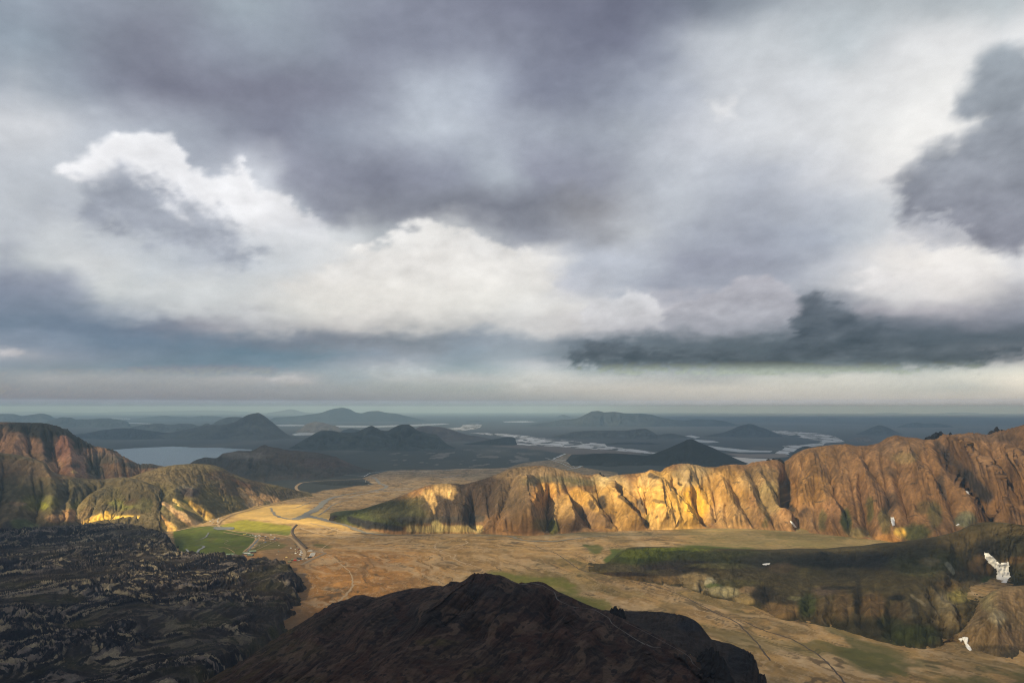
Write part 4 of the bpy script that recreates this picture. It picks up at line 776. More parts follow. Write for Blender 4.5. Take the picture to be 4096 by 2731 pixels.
# ---- left: brown mountain with a black cap, green-brown slopes, foothill with yellow scree
def build_left():
    s = np.linspace(-420, 700, 420)
    CR = [(-420,1640),(-200,1668),(-60,1684),(0,1687),(60,1688),(120,1690),(170,1691),(205,1698),(235,1708),(252,1716),(268,1718),(290,1735),(310,1748),(340,1765),(380,1785),(410,1792),(440,1797),(462,1804),(480,1818),(520,1840),(560,1857),(600,1855),(620,1858),(660,1866),(700,1880)]
    C = at_depth(s, smooth_interp(s, *np.array(CR, float).T), np.interp(s, [-420, 0, 300, 560, 700], [2900, 3150, 3200, 3050, 3000]))
    C[:, 2] += ss(190, 230, s) * ss(640, 560, s) * (np.maximum(0, rg2(s / 15, s * 0, 3, 64) - .4) * 9) + fb2(s / 12, s * 0 + 2, 3, 65) * 1.4
    F = remap_row([(-420, 2620, 150), (0, 2560, 130), (200, 2520, 90), (330, 2520, 70), (450, 2560, 60), (800, 2650, 40)], s + np.interp(s, [-420, 300, 700], [40, 90, 20]), 'z')
    M = C * .5 + F * .5; M[:, 2] -= 6
    B = back_row(C, 420, 300)
    blobs = [(60,1700,140,16,(.13,.085,.055),.8),(120,1706,120,26,(.022,.020,.018),1),(185,1730,110,40,(.024,.022,.020),1),(190,1790,70,50,(.065,.045,.040),.8),(290,1745,60,26,(.024,.022,.02),.95),(330,1775,50,26,(.026,.024,.02),.95),
             (60,1790,120,50,(.25,.14,.085),.8),(250,1790,50,60,(.25,.12,.085),.8),(280,1860,80,40,(.27,.135,.085),.9),(330,1840,70,50,(.22,.125,.085),.7),(400,1830,80,26,(.16,.12,.095),.7),(380,1885,40,36,(.045,.05,.045),.85),(200,1860,60,30,(.30,.185,.10),.7),
             (295,1888,20,9,PAL,.7),(110,1840,100,30,(.17,.11,.065),.8),(470,1880,60,20,(.18,.11,.06),.7),(430,1840,80,16,(.08,.07,.05),.6),(300,1860,22,9,DRK,.85),(360,1855,26,10,DRK,.85),(310,1815,12,8,DRK,.8),(540,1860,60,14,(.05,.045,.04),.9),(600,1862,50,12,(.05,.047,.042),.9)]
    feats = [(90,1700,20,1900,70,14),(200,1720,230,1840,50,-16),(260,1725,300,1900,50,16),(330,1770,400,1900,46,-12),(400,1795,500,1900,50,10),(150,1850,150,1900,40,10)]
    sheet('mountain', [B, C, M, F], [-.35, 0, .5, 1], 150, (.17, .10, .065), 'brown mountain with a jagged black cap at the left edge', 'mountain', feats, blobs, [(70,1697,190,1712,10,22,(.018,.016,.015),.95),(190,1712,250,1722,24,22,(.018,.016,.015),.95),(262,1722,310,1760,16,14,(.018,.016,.015),.95),(300,1755,350,1790,12,10,(.020,.018,.016),.9),(180,1725,195,1835,26,18,(.022,.020,.019),.8),(235,1730,205,1800,16,12,(.022,.020,.018),.8),(360,1850,390,1895,12,14,(.020,.022,.020),.85),(430,1795,465,1806,6,7,(.02,.018,.016),.9)], gs=.9, gamp=(5, 4, 3), ero=dict(v0=0, it=30, K=.07, step=(2, 2), nz=5, nsc=60, lift=.7), iso=.6, seed=50, fadev=(.24, .36, 1.1, 1.2), noise=(6, 30), warp=(16, 10))
    # rolling slope in front
    s = np.linspace(-420, 640, 380)
    CR = [(-420,1790),(-100,1800),(0,1811),(60,1817),(120,1830),(180,1850),(205,1882),(250,1900),(330,1912),(400,1917),(450,1912),(500,1908),(560,1920),(640,1950)]
    C = at_depth(s, smooth_interp(s, *np.array(CR, float).T), np.interp(s, [-420, 0, 200, 420, 640], [2600, 2650, 2560, 2640, 2560]))
    F = remap_row([(-420,2170),(0,2146),(150,2128),(350,2118),(450,2114),(640,2125),(900,2130)], s + np.interp(s, [-420, 100, 640], [60, 60, 0]), z=8)
    M = C * .45 + F * .55; M[:, 2] += np.interp(s, [-420, 100, 300, 420, 640], [-4, -6, -14, -22, -8])
    B = back_row(C, 260, 120)
    blobs = [(60,1880,160,50,(.11,.075,.05),.8),(100,1960,180,60,(.085,.075,.042),.8),(160,2010,90,36,(.11,.105,.035),.8),(170,2020,24,20,(.20,.20,.03),.7),(340,2020,60,40,(.10,.11,.03),.7),(366,1990,18,22,(.16,.19,.03),.7),(250,1900,90,16,(.20,.13,.07),.7),(300,1960,80,60,(.07,.062,.04),.7),
             (70,2013,34,10,(.19,.13,.085),.7),(90,2105,60,30,(.085,.10,.04),.9),(30,2110,30,26,(.035,.028,.025),.8),(220,2070,46,20,(.26,.15,.08),.6),(280,2060,34,26,(.40,.22,.10),.6),(150,1925,120,18,(.13,.095,.055),.5)]
    feats = [(120,1850,60,2100,70,14),(230,1900,190,2100,60,14),(400,1918,330,2100,50,-20),(180,1900,140,2080,34,-12),(20,1900,-20,2100,40,-12),(300,1915,270,2090,36,10)]
    sheet('hill', [B, C, M, F], [-.3, 0, .5, 1], 150, (.095, .075, .042), 'olive brown rolling slope above the lava at the left edge', 'hill', feats, blobs, gs=.7, gamp=(3, 2, 2), ero=dict(v0=0, it=22, K=.03, step=(2, 2), nz=5, nsc=90, lift=.7, cs=.3), iso=.8, seed=52, fadev=(.2, .32, .96, 1.02), noise=(5, 28), warp=(16, 12))
    # foothill with the yellow scree
    s = np.linspace(225, 1262, 560)
    CR = [(225,2110),(300,2035),(360,1975),(420,1945),(480,1925),(530,1905),(600,1880),(660,1865),(720,1857),(780,1854),(840,1857),(880,1868),(930,1893),(980,1912),(1040,1927),(1110,1941),(1180,1960),(1225,1974),(1262,1984)]
    C = at_depth(s, smooth_interp(s, *np.array(CR, float).T), np.interp(s, [225, 360, 600, 780, 950, 1110, 1262], [2330, 2480, 2760, 2900, 3000, 3120, 3205]))
    F = remap_row([(200,2128),(300,2122),(450,2114),(560,2118),(640,2124),(700,2123),(760,2108),(810,2094),(850,2078),(900,2062),(960,2043),(1010,2031),(1110,2009),(1180,1994),(1265,1986)], s + np.interp(s, [225, 500, 700, 900, 1100, 1262], [0, 0, 50, 60, 40, 0]), z=-1)
    M = C * .55 + F * .45; M[:, 2] += np.interp(s, [225, 500, 900, 1262], [6, 22, 12, 0]); M2 = C * .2 + F * .8; M2[:, 2] += np.interp(s, [225, 330, 400, 600, 650, 900, 1262], [2, 8, 16, 16, 4, 0, 0])
    B = back_row(C, 300, 170)
    blobs = [(640,1900,200,34,(.13,.095,.05),.8),(560,1990,160,60,(.115,.095,.042),.8),(820,1920,120,50,(.10,.075,.042),.8),(880,1990,90,60,(.105,.085,.035),.8),(960,1950,110,36,(.085,.055,.04),.8),(880,1900,60,22,(.10,.06,.045),.6),(1120,1975,90,20,(.10,.075,.055),.7),
             (490,2020,60,20,(.13,.13,.035),.8),(530,2008,40,14,(.085,.045,.03),.7),(430,2030,60,16,(.055,.045,.03),.7),(540,2050,60,16,(.06,.045,.03),.7),(400,1960,60,36,(.075,.065,.04),.5),(740,1955,40,16,(.14,.13,.11),.6),(760,1970,46,20,(.055,.040,.040),.95),(730,2020,30,24,(.10,.11,.03),.7),(600,2020,70,34,(.105,.10,.045),.6),(1020,1960,30,14,(.05,.04,.035),.5)]
    strokes = [(330,2092,400,2070,9,20,(.72,.44,.11),.95),(400,2082,590,2082,26,22,YEL,1),(450,2078,580,2080,20,16,(.72,.50,.12),.9),(425,2052,430,2080,10,16,YEL,.9),
               (693,1998,845,2076,7,17,(.80,.55,.18),1),(655,2012,790,2103,8,22,(.52,.34,.17),.95),(760,2012,850,2070,10,14,(.58,.34,.08),.85),(720,2005,760,2030,10,12,(.10,.10,.03),.5),(700,2050,760,2095,10,12,(.46,.26,.12),.6),
               (608,2070,690,2122,9,26,(.74,.47,.13),1),(640,2060,680,2110,8,16,(.50,.27,.10),.7),(795,2045,815,2062,8,9,(.10,.06,.035),.9),
               (955,1955,1010,2020,9,20,(.46,.30,.15),.9),(985,1958,1040,2005,8,20,(.42,.25,.12),.8),(1050,1985,1110,2005,16,16,(.44,.26,.12),.85),(930,1915,990,1945,7,12,(.19,.095,.055),.7),
               (440,1935,330,2090,12,20,(.10,.085,.055),.4),(350,2040,300,2100,20,22,(.26,.16,.08),.4)]
    feats = [(620,1900,560,2060,70,10),(700,1960,820,2075,36,-9),(690,1990,760,2090,26,8),(860,1890,960,2030,44,8),(920,1910,1010,2020,26,-9),(640,1990,610,2110,30,-9),(760,1955,770,1985,46,14),(700,1950,700,1965,20,6),(400,1960,350,2080,40,-10),(480,2040,490,2060,50,8),(780,1990,850,2060,18,6)]
    def post(G, px, py, c, U, V, wx, wy):
        k = fb2(px / 6 + wx * .1, py / 60, 3, 90) * ss(320, 360, px) * ss(610, 590, px) * ss(2062, 2075, py); return c * (1 + .8 * k[..., None])
    sheet('hill', [B, C, M, M2, F], [-.3, 0, .45, .82, 1], 190, (.15, .115, .055), 'rounded foothill with bright yellow scree and cliffs behind the camp', 'hill', feats, blobs, strokes, gs=.6, gamp=(1, 1.5, 1.2), ero=dict(v0=0, it=20, K=.018, step=(2, 2), nz=4, nsc=90, lift=.7, cs=.35), iso=.8, seed=54, fadev=(.2, .32, .96, 1.0), noise=(4, 24), warp=(12, 8), post=post)
    hill('hill', [(-500,1640),(-420,1640)], 3500, label=None) if False else None
    # dark mountain behind the foothill
    def dm(A, px, py, c):
        wx = fb2(A[..., 0] / 90, A[..., 1] / 140 + A[..., 2] / 60, 4, 77) * 16; wy = fb2(A[..., 0] / 90 + 5, A[..., 1] / 140 + A[..., 2] / 60, 4, 78) * 9
        return paint(c, px, py, [(1000,1822,120,16,(.17,.145,.12),.75),(930,1812,70,9,(.14,.12,.10),.6),(860,1850,80,24,(.05,.045,.043),.7),(1140,1830,90,30,(.085,.062,.048),.7),(1300,1850,110,24,(.095,.062,.055),.7),(1060,1800,50,14,(.09,.07,.055),.7),(1080,1880,130,26,(.05,.046,.042),.6),(1400,1885,80,20,(.07,.06,.055),.6)], wx, wy)
    hill('mountain', [(700,1885),(740,1862),(765,1848),(795,1835),(830,1828),(862,1830),(875,1824),(890,1813),(930,1808),(965,1804),(1005,1803),(1025,1792),(1045,1780),(1058,1777),(1075,1784),(1100,1789),(1130,1795),(1165,1801),(1200,1804),(1250,1810),(1300,1816),(1340,1824),(1365,1838),(1400,1852),(1440,1868),(1480,1877),(1530,1884)], 4350, 3.4, 2.0, base=(.068,.056,.048), nv=110, step=2.0, label='dark brown rough mountain between the lake and the foothill', mat=M_ROCK, seed=56, gul=1.1, z0=-3, paintf=dm, Dl=[(700,3900),(900,4150),(1100,4350),(1530,4400)])
    hill('rocky_knoll', [(1314,2078),(1322,2066),(1335,2060),(1350,2062),(1360,2072),(1366,2082)], 2500, 1.0, 1.0, base=(.045,.035,.032), nv=16, step=2, label='small dark rock knoll at the left tip of the painted ridge', mat=M_ROCK, seed=57, z0=-2, curve=.6)
build_left()

# ---- right foreground hills
def build_right():
    s = np.linspace(2355, 4420, 900)
    FT = [(2355,2283),(2365,2284),(2430,2300),(2500,2314),(2620,2333),(2700,2343),(2745,2350),(2800,2372),(2850,2388),(2900,2398),(2960,2410),(3020,2426),(3110,2470),(3160,2482),(3220,2490),(3300,2503),(3380,2522),(3450,2545),(3560,2574),(3640,2590),(3700,2594),(3760,2586),(3800,2566),(3850,2540),(3950,2480),(4096,2420),(4420,2400)]
    F = remap_row(FT, s); foot = F.copy(); foot[:, 2] = -5; foot[:, 1] -= 4
    CR = [(2355,2275),(2368,2270),(2400,2276),(2460,2284),(2540,2290),(2600,2280),(2640,2268),(2700,2258),(2800,2255),(2886,2257),(2950,2268),(3040,2288),(3134,2308),(3220,2320),(3300,2322),(3380,2318),(3450,2311),(3554,2303),(3650,2300),(3745,2302),(3800,2318),(3850,2345),(3900,2370),(4096,2330),(4420,2330)]
    fd = F[:, 1]
    C = at_depth(s, smooth_interp(s, *np.array(CR, float).T), fd + np.interp(s, [2355, 2540, 2640, 2900, 3130, 3500, 3800, 4100, 4420], [14, 34, 110, 190, 210, 250, 300, 160, 160]))
    M = C * .45 + F * .55; M[:, 2] += np.interp(s, [2355, 2700, 3000, 3300, 4420], [2, 3, 8, 12, 6])
    DP = C.copy(); DP[:, 1] += 70; DP[:, 0] *= (DP[:, 1] / C[:, 1]); DP[:, 2] = np.maximum(C[:, 2] - np.interp(s, [2355, 2600, 2900, 3400, 3800, 4420], [0, 1, 6, 16, 14, 0]), 3)
    CR3 = [(2355,2196),(2440,2191),(2600,2187),(2800,2191),(2950,2199),(3080,2203),(3200,2197),(3290,2197),(3380,2188),(3440,2185),(3480,2179),(3520,2173),(3570,2170),(3620,2165),(3680,2156),(3750,2144),(3800,2132),(3835,2121),(3860,2108),(3890,2097),(3920,2090),(3950,2086),(4000,2088),(4050,2094),(4096,2099),(4420,2130)]
    d3 = np.interp(s, [2355, 2440, 2800, 3080, 3200, 3400, 3600, 3750, 3900, 4100, 4420], [1780, 1830, 1850, 1850, 1850, 1830, 1800, 1760, 1720, 1650, 1600])
    s3 = s + np.interp(s, [2355, 2700, 4420], [75, 0, 0]); taper = ss(2352, 2372, s)
    C3 = at_depth(s3, smooth_interp(s3, *np.array(CR3, float).T), d3)
    M3 = DP * .5 + C3 * .5; M3[:, 2] += np.interp(s, [2355, 3100, 3500, 3900, 4420], [0, 2, 4, 14, 10])
    tz = ss(2352, 2480, s)
    for R_ in (C3, M3, DP): R_[:, 2] *= tz
    B = back_row(C3, 200, 140)
    blobs = [(2620,2225,240,40,(.052,.064,.018),1),(2900,2230,260,34,(.042,.045,.018),.9),(2560,2215,90,20,(.095,.11,.020),.7),(2720,2262,170,26,(.038,.028,.024),.9),(2720,2195,140,9,(.13,.15,.025),.8),(2640,2270,80,14,(.045,.032,.028),.8),
             (2900,2262,160,12,(.15,.135,.06),.6),(3100,2240,170,34,(.028,.026,.022),.9),(3290,2240,130,40,(.022,.021,.018),.95),(3480,2240,120,40,(.024,.022,.02),.9),(3120,2270,60,20,(.13,.085,.05),.6),(3250,2290,60,24,(.085,.07,.035),.6),(3700,2250,150,60,(.075,.072,.03),.9),(3640,2210,130,24,(.06,.05,.03),.7),(3720,2245,44,20,(.20,.16,.10),.7),(3850,2160,100,40,(.11,.08,.045),.7),
             (3950,2200,70,50,(.024,.022,.02),.9),(4050,2180,60,60,(.035,.034,.024),.8),(4020,2120,120,24,(.11,.085,.05),.8),(3930,2260,60,40,(.15,.09,.045),.7),(3950,2330,34,26,(.09,.12,.025),.7),(4060,2240,50,16,(.17,.10,.05),.6),(4080,2330,60,60,(.045,.045,.022),.8),(3800,2300,60,24,(.11,.085,.05),.6),
             (2600,2310,200,16,(.13,.085,.045),.8),(2500,2296,120,9,(.035,.024,.02),.95),(2700,2318,90,18,(.25,.16,.08),.8),(2690,2290,60,14,(.06,.045,.035),.8),(2780,2320,70,34,(.34,.25,.15),.7),(2840,2330,26,22,(.38,.34,.26),.75),(2815,2355,60,9,(.33,.27,.2),.6),(2860,2345,40,12,(.08,.11,.035),.8),(2900,2365,60,24,(.40,.34,.22),.85),(2990,2360,44,16,(.28,.19,.13),.7),(2980,2395,50,24,(.36,.26,.14),.85),(2960,2330,90,16,(.085,.075,.035),.7),
             (3060,2380,60,40,(.028,.024,.022),.9),(3130,2440,80,34,(.27,.17,.09),.8),(3130,2400,70,16,(.05,.04,.03),.8),(3180,2390,34,9,(.24,.22,.13),.6),(3230,2420,40,50,(.05,.06,.024),.9),(3300,2360,60,20,(.13,.09,.075),.7),(3300,2440,40,60,(.13,.09,.05),.7),(3370,2420,46,60,(.155,.10,.055),.8),(3490,2420,60,50,(.16,.10,.055),.85),(3430,2380,20,60,(.03,.025,.022),.8),(3360,2350,90,10,(.03,.027,.022),.8),(3590,2390,44,12,(.02,.02,.02),.9),(3640,2440,40,30,(.14,.12,.09),.7),(3600,2440,46,36,(.12,.08,.05),.6),
             (3450,2520,260,40,(.035,.032,.022),.8),(3650,2540,120,50,(.045,.055,.02),.85),(3560,2490,60,30,(.035,.04,.02),.7),(3720,2400,50,50,(.12,.09,.055),.7),(3780,2420,50,60,(.30,.24,.16),.85),(3800,2480,70,40,(.24,.17,.09),.8),(3840,2380,50,34,(.30,.25,.09),.8),(3800,2340,50,26,(.20,.13,.06),.7),(3890,2350,60,30,(.22,.16,.09),.7),(3860,2430,34,20,(.13,.10,.05),.7)]
    strokes = [(3790,2255,3815,2290,11,8,(.42,.42,.36),.7),(3650,2380,3700,2420,7,7,(.28,.24,.19),.5),(3200,2240,3400,2260,14,10,(.02,.019,.017),.5)]
    feats = [(2800,2270,2780,2350,26,4),(2880,2300,2870,2370,22,5),(2960,2310,2990,2400,26,5),(3060,2330,3080,2430,26,-6),(3120,2400,3140,2460,40,7),(3230,2350,3240,2480,26,-7),(3300,2350,3290,2490,24,7),(3360,2370,3370,2480,22,7),(3430,2350,3440,2500,20,-6),(3480,2360,3490,2500,34,8),(3560,2380,3560,2540,22,-7),(3620,2350,3660,2520,34,6),(3700,2320,3760,2450,24,-6),(3780,2370,3820,2520,40,10),(3830,2340,3870,2440,30,7),(3950,2220,3980,2330,40,-8),(3300,2205,3250,2280,50,8),(3420,2200,3430,2290,40,-8),(3600,2180,3560,2280,50,8),(3800,2150,3760,2280,50,9),(3880,2110,3900,2230,44,-8)]
    o, G = sheet('hill', [B, C3, M3, DP, C, M, F, foot], [-.2, 0, .3, .5, .6, .82, .985, 1.0], 330, (.075, .060, .035), 'dark moss and brown hills with eroded pale bluffs on the right', 'hill', [(a,b,c,d,w,A*1.5) for a,b,c,d,w,A in feats], blobs, strokes, gs=.45, post=lambda G, px, py, c, U, V, wx, wy: c * np.array([.78, .78, .66]), gamp=(2, 2, 1.6), ero=dict(v0=.58, it=26, K=.045, step=(2, 3), nz=4, nsc=40, lift=.6, max=22, keep=.12, cs=.35), iso=1, seed=60, warp=(12, 8), fadev=(.16, .22, .96, 1.0), noise=(5.5, 24), streak=.3)
    s = np.linspace(3745, 4520, 360)
    F = remap_row([(3745,2584),(3790,2567),(3820,2572),(3870,2592),(3950,2622),(4096,2655),(4250,2690),(4520,2730)], s, z=-2)
    C = at_depth(s, smooth_interp(s, *np.array([(3745,2572),(3800,2540),(3850,2490),(3890,2445),(3925,2405),(3974,2366),(4020,2352),(4096,2345),(4250,2330),(4520,2320)], float).T), np.interp(s, [3745, 3900, 4096, 4520], [1215, 1400, 1440, 1400]))
    M = at_depth(s, smooth_interp(s, *np.array([(3745,2580),(3800,2552),(3850,2520),(3900,2484),(3940,2455),(3975,2438),(4010,2448),(4060,2475),(4120,2490),(4250,2490),(4520,2500)], float).T), np.interp(s, [3745, 3975, 4120, 4520], [1205, 1255, 1290, 1280]))
    B = back_row(C, 150, 120)
    blobs = [(3960,2400,50,50,(.22,.18,.085),.8),(4050,2400,90,50,(.21,.135,.065),.8),(3990,2470,40,30,(.36,.29,.17),.8),(3950,2540,80,40,(.19,.125,.06),.8),(4060,2560,90,50,(.20,.13,.07),.7),(3990,2600,120,24,(.085,.062,.035),.9),(4080,2630,90,30,(.06,.05,.03),.9),(3900,2480,24,24,(.24,.17,.09),.6),(3870,2550,40,24,(.20,.13,.065),.7)]
    sheet('hill', [B, C, M, F], [-.25, 0, .35, 1], 150, (.19, .13, .065), 'tan conical hill at the right edge with a snow tongue at its foot', 'hill', [(3978,2442,3990,2610,30,6),(3978,2442,3900,2580,26,4),(4040,2470,4090,2620,30,-4),(3960,2380,3975,2430,20,-4)], blobs, gs=.3, gamp=(1, 1.5, 1), ero=dict(v0=0, it=22, K=.05, step=(2, 2), nz=2, nsc=25, lift=.7, max=14), seed=63, warp=(9, 7), fadev=(.2, .3, .96, 1.0), noise=(1.4, 12), streak=.3)
build_right()
# ------------------------------------------------------------------ lava field
LAVA = [(-500,2200),(-500,2150),(-200,2140),(0,2138),(60,2136),(150,2126),(250,2118),(350,2112),(450,2110),(520,2112),(590,2122),(640,2135),(690,2152),(715,2175),(728,2205),(745,2232),(800,2236),(880,2238),(915,2236),(960,2243),(1000,2252),(1040,2246),(1100,2254),(1150,2262),(1178,2290),(1196,2308),(1222,2322),(1232,2352),(1218,2380),(1230,2405),(1212,2430),(1190,2440),(1180,2480),(1165,2520),(1120,2580),(1060,2630),(1000,2670),(900,2740),(820,2800),(780,2900),(-500,2900)]
def lava_height():
    nu, = (640,); s = np.linspace(-420, 1300, nu)
    d0 = EYE / math.tan(math.atan((2098 - 1365.5) / FOC) - PITCH); d1 = EYE / math.tan(math.atan((2890 - 1365.5) / FOC) - PITCH)
    R = 1 / np.linspace(1 / d0, 1 / d1, 470)
    D, S = np.meshgrid(R, s, indexing='ij'); X = (S - 2048) / FOC * D; Y = D
    pw = [at_height(np.array(float(a)), np.array(float(b)), 9.0 if (b < 2215 and a < 735) else (6.0 if a < 1170 and b < 2300 else 0.0)) for a, b in LAVA]; poly = [(p[0], p[1]) for p in pw]
    xw = X + fb2(X / 40, Y / 40, 4, 101) * 22; yw = Y + fb2(X / 40 + 7, Y / 40, 4, 102) * 22
    sd = poly_sd(xw, yw, poly)
    edge = ss(-2, 34, sd)
    # pressure ridges: curved ropes of blocks, drawn along the flow (to the right), with calm mossy lanes between
    wx = fb2(X / 260, Y / 260, 3, 103); wy = fb2(X / 260 + 4, Y / 260, 3, 104)
    q = (Y + wy * 150 + wx * 60 - .18 * X); p = X + wx * 150
    calm = ss(-.28, .18, fb2(p / 330, q / 120, 4, 105) + .12 * fb2(p / 120, q / 60, 3, 115))
    rope = rg2(p / 170, q / 46, 3, 106, .55); blk = rg2(p / 34, q / 24, 4, 107, .6); fin = rg2(X / 13, Y / 11, 3, 108, .6)
    h = rope * 10 + (blk - .35) * 11.5 * (.22 + .78 * calm) + (fin - .4) * 5.0 * (.3 + .7 * calm) + fb2(X / 300, Y / 300, 3, 109) * 9
    Z = 20 * edge + h * edge * (1) - 10 * (1 - edge)
    clump = fb2(p / 30, q / 13, 4, 116, .58); sub = fb2(p / 10, q / 6, 3, 117, .6)
    moss = ss(.02, .20, clump + .45 * sub + .35 * fb2(p / 150, q / 60, 3, 118) + (rope - .5) * .5 - .04) * (.25 + .75 * calm)
    lane = 1 - calm
    c = np.zeros(X.shape + (3,)) + np.array((.015, .0135, .016))
    c = c * (1 + 1.2 * sub[..., None])
    c = mixc(c, (.024, .019, .014), lane * .85); c = mixc(c, (.042, .040, .018), lane * ss(.0, .4, fb2(X / 120, Y / 90, 4, 111)) * .7)
    mf = fb2(X / 110 + 3, Y / 60, 4, 112)
    c = mixc(c, (.155, .138, .118), moss * (.25 + .75 * ss(-.25, .25, mf)))
    c = mixc(c, (.27, .24, .155), moss * ss(-.08, .25, fb2(p / 60, q / 30, 3, 113)) * .85)
    c = mixc(c, (.008, .008, .010), ss(.40, .22, blk) * calm * .9)
    c = c * np.array([1.04, .98, .98])
    # bare earthy flank on the right side
    px, py = S, np.degrees(0) + proj(np.stack([X, Y, Z], -1))[1]
    fl = ss(1000, 1120, px + wx * 60) * ss(2350, 2440, py) ; c = mixc(c, (.036, .028, .021), fl * .8); c = mixc(c, (.045, .045, .016), fl * ss(.1, .4, mf) * .6)
    Z = Z - fl * (blk - .35) * 6
    P = np.stack([X, Y, Z], -1)
    keep = sd > -14
    F = grid_faces(*X.shape, keep=keep)
    used = np.zeros(X.size, bool); used[F.ravel()] = True; idx = np.cumsum(used) - 1
    me = np_mesh('lava_field', P.reshape(-1, 3)[used], idx[F], c.reshape(-1, 3)[used])
    o = link('lava_field', me, M_LAVA); tag(o, 'rough black lava field with grey moss on its ropes and blocks', 'lava field', kind='structure')
lava_height()

# ------------------------------------------------------------------ black foreground ridge
def build_fore():
    s = np.linspace(760, 3180, 1100)
    CR = [(760,2800),(850,2733),(920,2690),(1000,2640),(1060,2600),(1110,2560),(1190,2500),(1250,2462),(1300,2432),(1345,2408),(1400,2392),(1420,2380),(1450,2379),(1480,2386),(1500,2388),(1560,2372),(1630,2356),(1650,2352),(1680,2353),(1720,2345),(1752,2342),(1775,2346),(1790,2347),(1820,2339),(1850,2325),(1868,2314),(1880,2303),(1896,2294),(1912,2293),(1930,2297),(1945,2294),(1970,2300),(1995,2301),(2020,2309),(2050,2325),(2080,2335),(2100,2334),(2125,2329),(2150,2327),(2170,2330),(2200,2346),(2230,2366),(2265,2381),(2300,2398),(2340,2416),(2380,2432),(2420,2446),(2450,2458),(2500,2480),(2550,2505),(2600,2530),(2640,2548),(2700,2582),(2760,2617),(2820,2662),(2880,2712),(2940,2770),(3180,2980)]
    cd = np.interp(s, [760, 1000, 1190, 1400, 1650, 1900, 2150, 2400, 2600, 2900, 3180], [640, 720, 800, 850, 830, 790, 760, 700, 640, 560, 480])
    C = at_depth(s, smooth_interp(s, *np.array(CR, float).T), cd)
    C[:, 2] += fb2(s / 14, s * 0 + 2, 3, 120) * .35 + (ss(1860, 1900, s) * ss(1990, 1960, s)) * (rg2(s / 13, s * 0, 2, 121) - .5) * 2.0
    F = remap_row([(-400,2960,400),(300,2960,390),(1000,2980,390),(1900,3020,400),(2500,3060,400),(3300,3150,360)], s + np.interp(s, [760, 1200, 1900, 2600, 3180], [-600, -700, -800, -560, -200]))
    M = C * .5 + F * .5; M[:, 2] += np.interp(s, [760, 1400, 2000, 2600, 3180], [2, -4, -7, -5, 0])
    B = back_row(C, 160, 130)
    B2 = back_row(C, 30, 14)
    blobs = [(1150,2600,160,50,(0.0372,0.0341,0.0186),.8),(1300,2500,120,40,(0.0341,0.0291,0.0211),.7),(1700,2480,300,60,(0.0211,0.0205,0.0205),.8),(1800,2540,200,40,(0.0310,0.0217,0.0180),.7),(2000,2360,160,30,(0.0211,0.0205,0.0217),.8),(1960,2330,50,20,(0.0279,0.0223,0.0205),.6),(2120,2420,160,60,(0.0260,0.0180,0.0155),.8),(2200,2520,260,60,(0.0310,0.0205,0.0174),.7),(1900,2620,300,60,(0.0310,0.0260,0.0211),.6),(2500,2620,260,80,(0.0248,0.0217,0.0198),.6),
             (2260,2390,60,18,(0.0310,0.0310,0.0322),.5),(2300,2440,50,16,(0.0465,0.0341,0.0310),.5),(1740,2570,90,16,(0.0446,0.0446,0.0186),.6),(1920,2690,90,20,(0.0409,0.0397,0.0211),.5),(1200,2720,120,20,(0.0434,0.0409,0.0211),.6),(1120,2520,60,16,(0.0465,0.0496,0.0124),.6)]
    strokes = [(1720,2412,1810,2360,12,5,(0.0112,0.0112,0.0124),.8),(2010,2450,1960,2490,30,20,(0.0087,0.0087,0.0099),.85),(2080,2420,2000,2470,14,22,(0.0099,0.0099,0.0112),.8),(1700,2630,1660,2660,22,14,(0.0093,0.0093,0.0105),.8),(1450,2680,1490,2650,10,6,(0.0112,0.0105,0.0112),.7),(2200,2440,2180,2480,14,8,(0.0124,0.0124,0.0149),.5),
               (2130,2345,1940,2480,6,4,(0.0465,0.0453,0.0434),.5),(1600,2500,1350,2700,18,30,(0.0403,0.0310,0.0248),.35),(1900,2520,1600,2731,16,40,(0.0403,0.0341,0.0260),.35)]
    feats = [(2150,2330,1960,2480,60,9),(2080,2370,1900,2500,50,-6),(1890,2300,1700,2460,70,7),(1960,2340,1780,2480,36,-4),(2300,2420,2240,2560,60,6),(2220,2370,2200,2500,40,-6),(2420,2470,2330,2620,70,6),(1650,2360,1450,2540,60,5),(2600,2560,2560,2700,70,6),(2010,2450,1950,2500,26,-5),(1420,2390,1250,2560,50,4)]
    def fpost(G, px, py, c, U, V, wx, wy):
        p1 = ss(.10, .30, fb2(U / 22 + wx * .06, V * 7, 4, 171)); p2 = ss(.12, .34, fb2(U / 34 + wx * .05, V * 6 + 4, 4, 172)); p3 = ss(.20, .34, fb2(U / 9, V * 30, 4, 173))
        c = mixc(c, (.085, .070, .055), p1 * .7); c = mixc(c, (.040, .022, .016), p2 * .6); c = mixc(c, (.008, .008, .009), p3 * .8)
        g = ss(1300, 900, px) * ss(-.1, .3, fb2(U / 30, V * 5, 4, 174)); return mixc(c, (.048, .044, .016), g * .7) * np.array([1.0, .80, .70])
    global FORE_G
    o, G = sheet('ridge', [B, B2, C, M, F], [-.3, -.08, 0, .5, 1], 400, (.040, .030, .025), 'black scree ridge with a pale footpath along its crest in the foreground', 'ridge', [(a,b,c,d,w,A*1.5) for a,b,c,d,w,A in feats], blobs, strokes, gs=.2, gamp=(.8, .8, .8), ero=dict(v0=0, it=24, K=.022, m=.55, step=(3, 4), nz=1.6, nsc=70, lift=.7, max=16, keep=.14, cs=.5), mat=M_FORE, seed=70, warp=(26, 16), fadev=(.235, .29, 1.2, 1.3), noise=(.9, 9), streak=.8, post=fpost)
    FORE_G = G
    # lower shoulder behind on the right
    s = np.linspace(2380, 3120, 300)
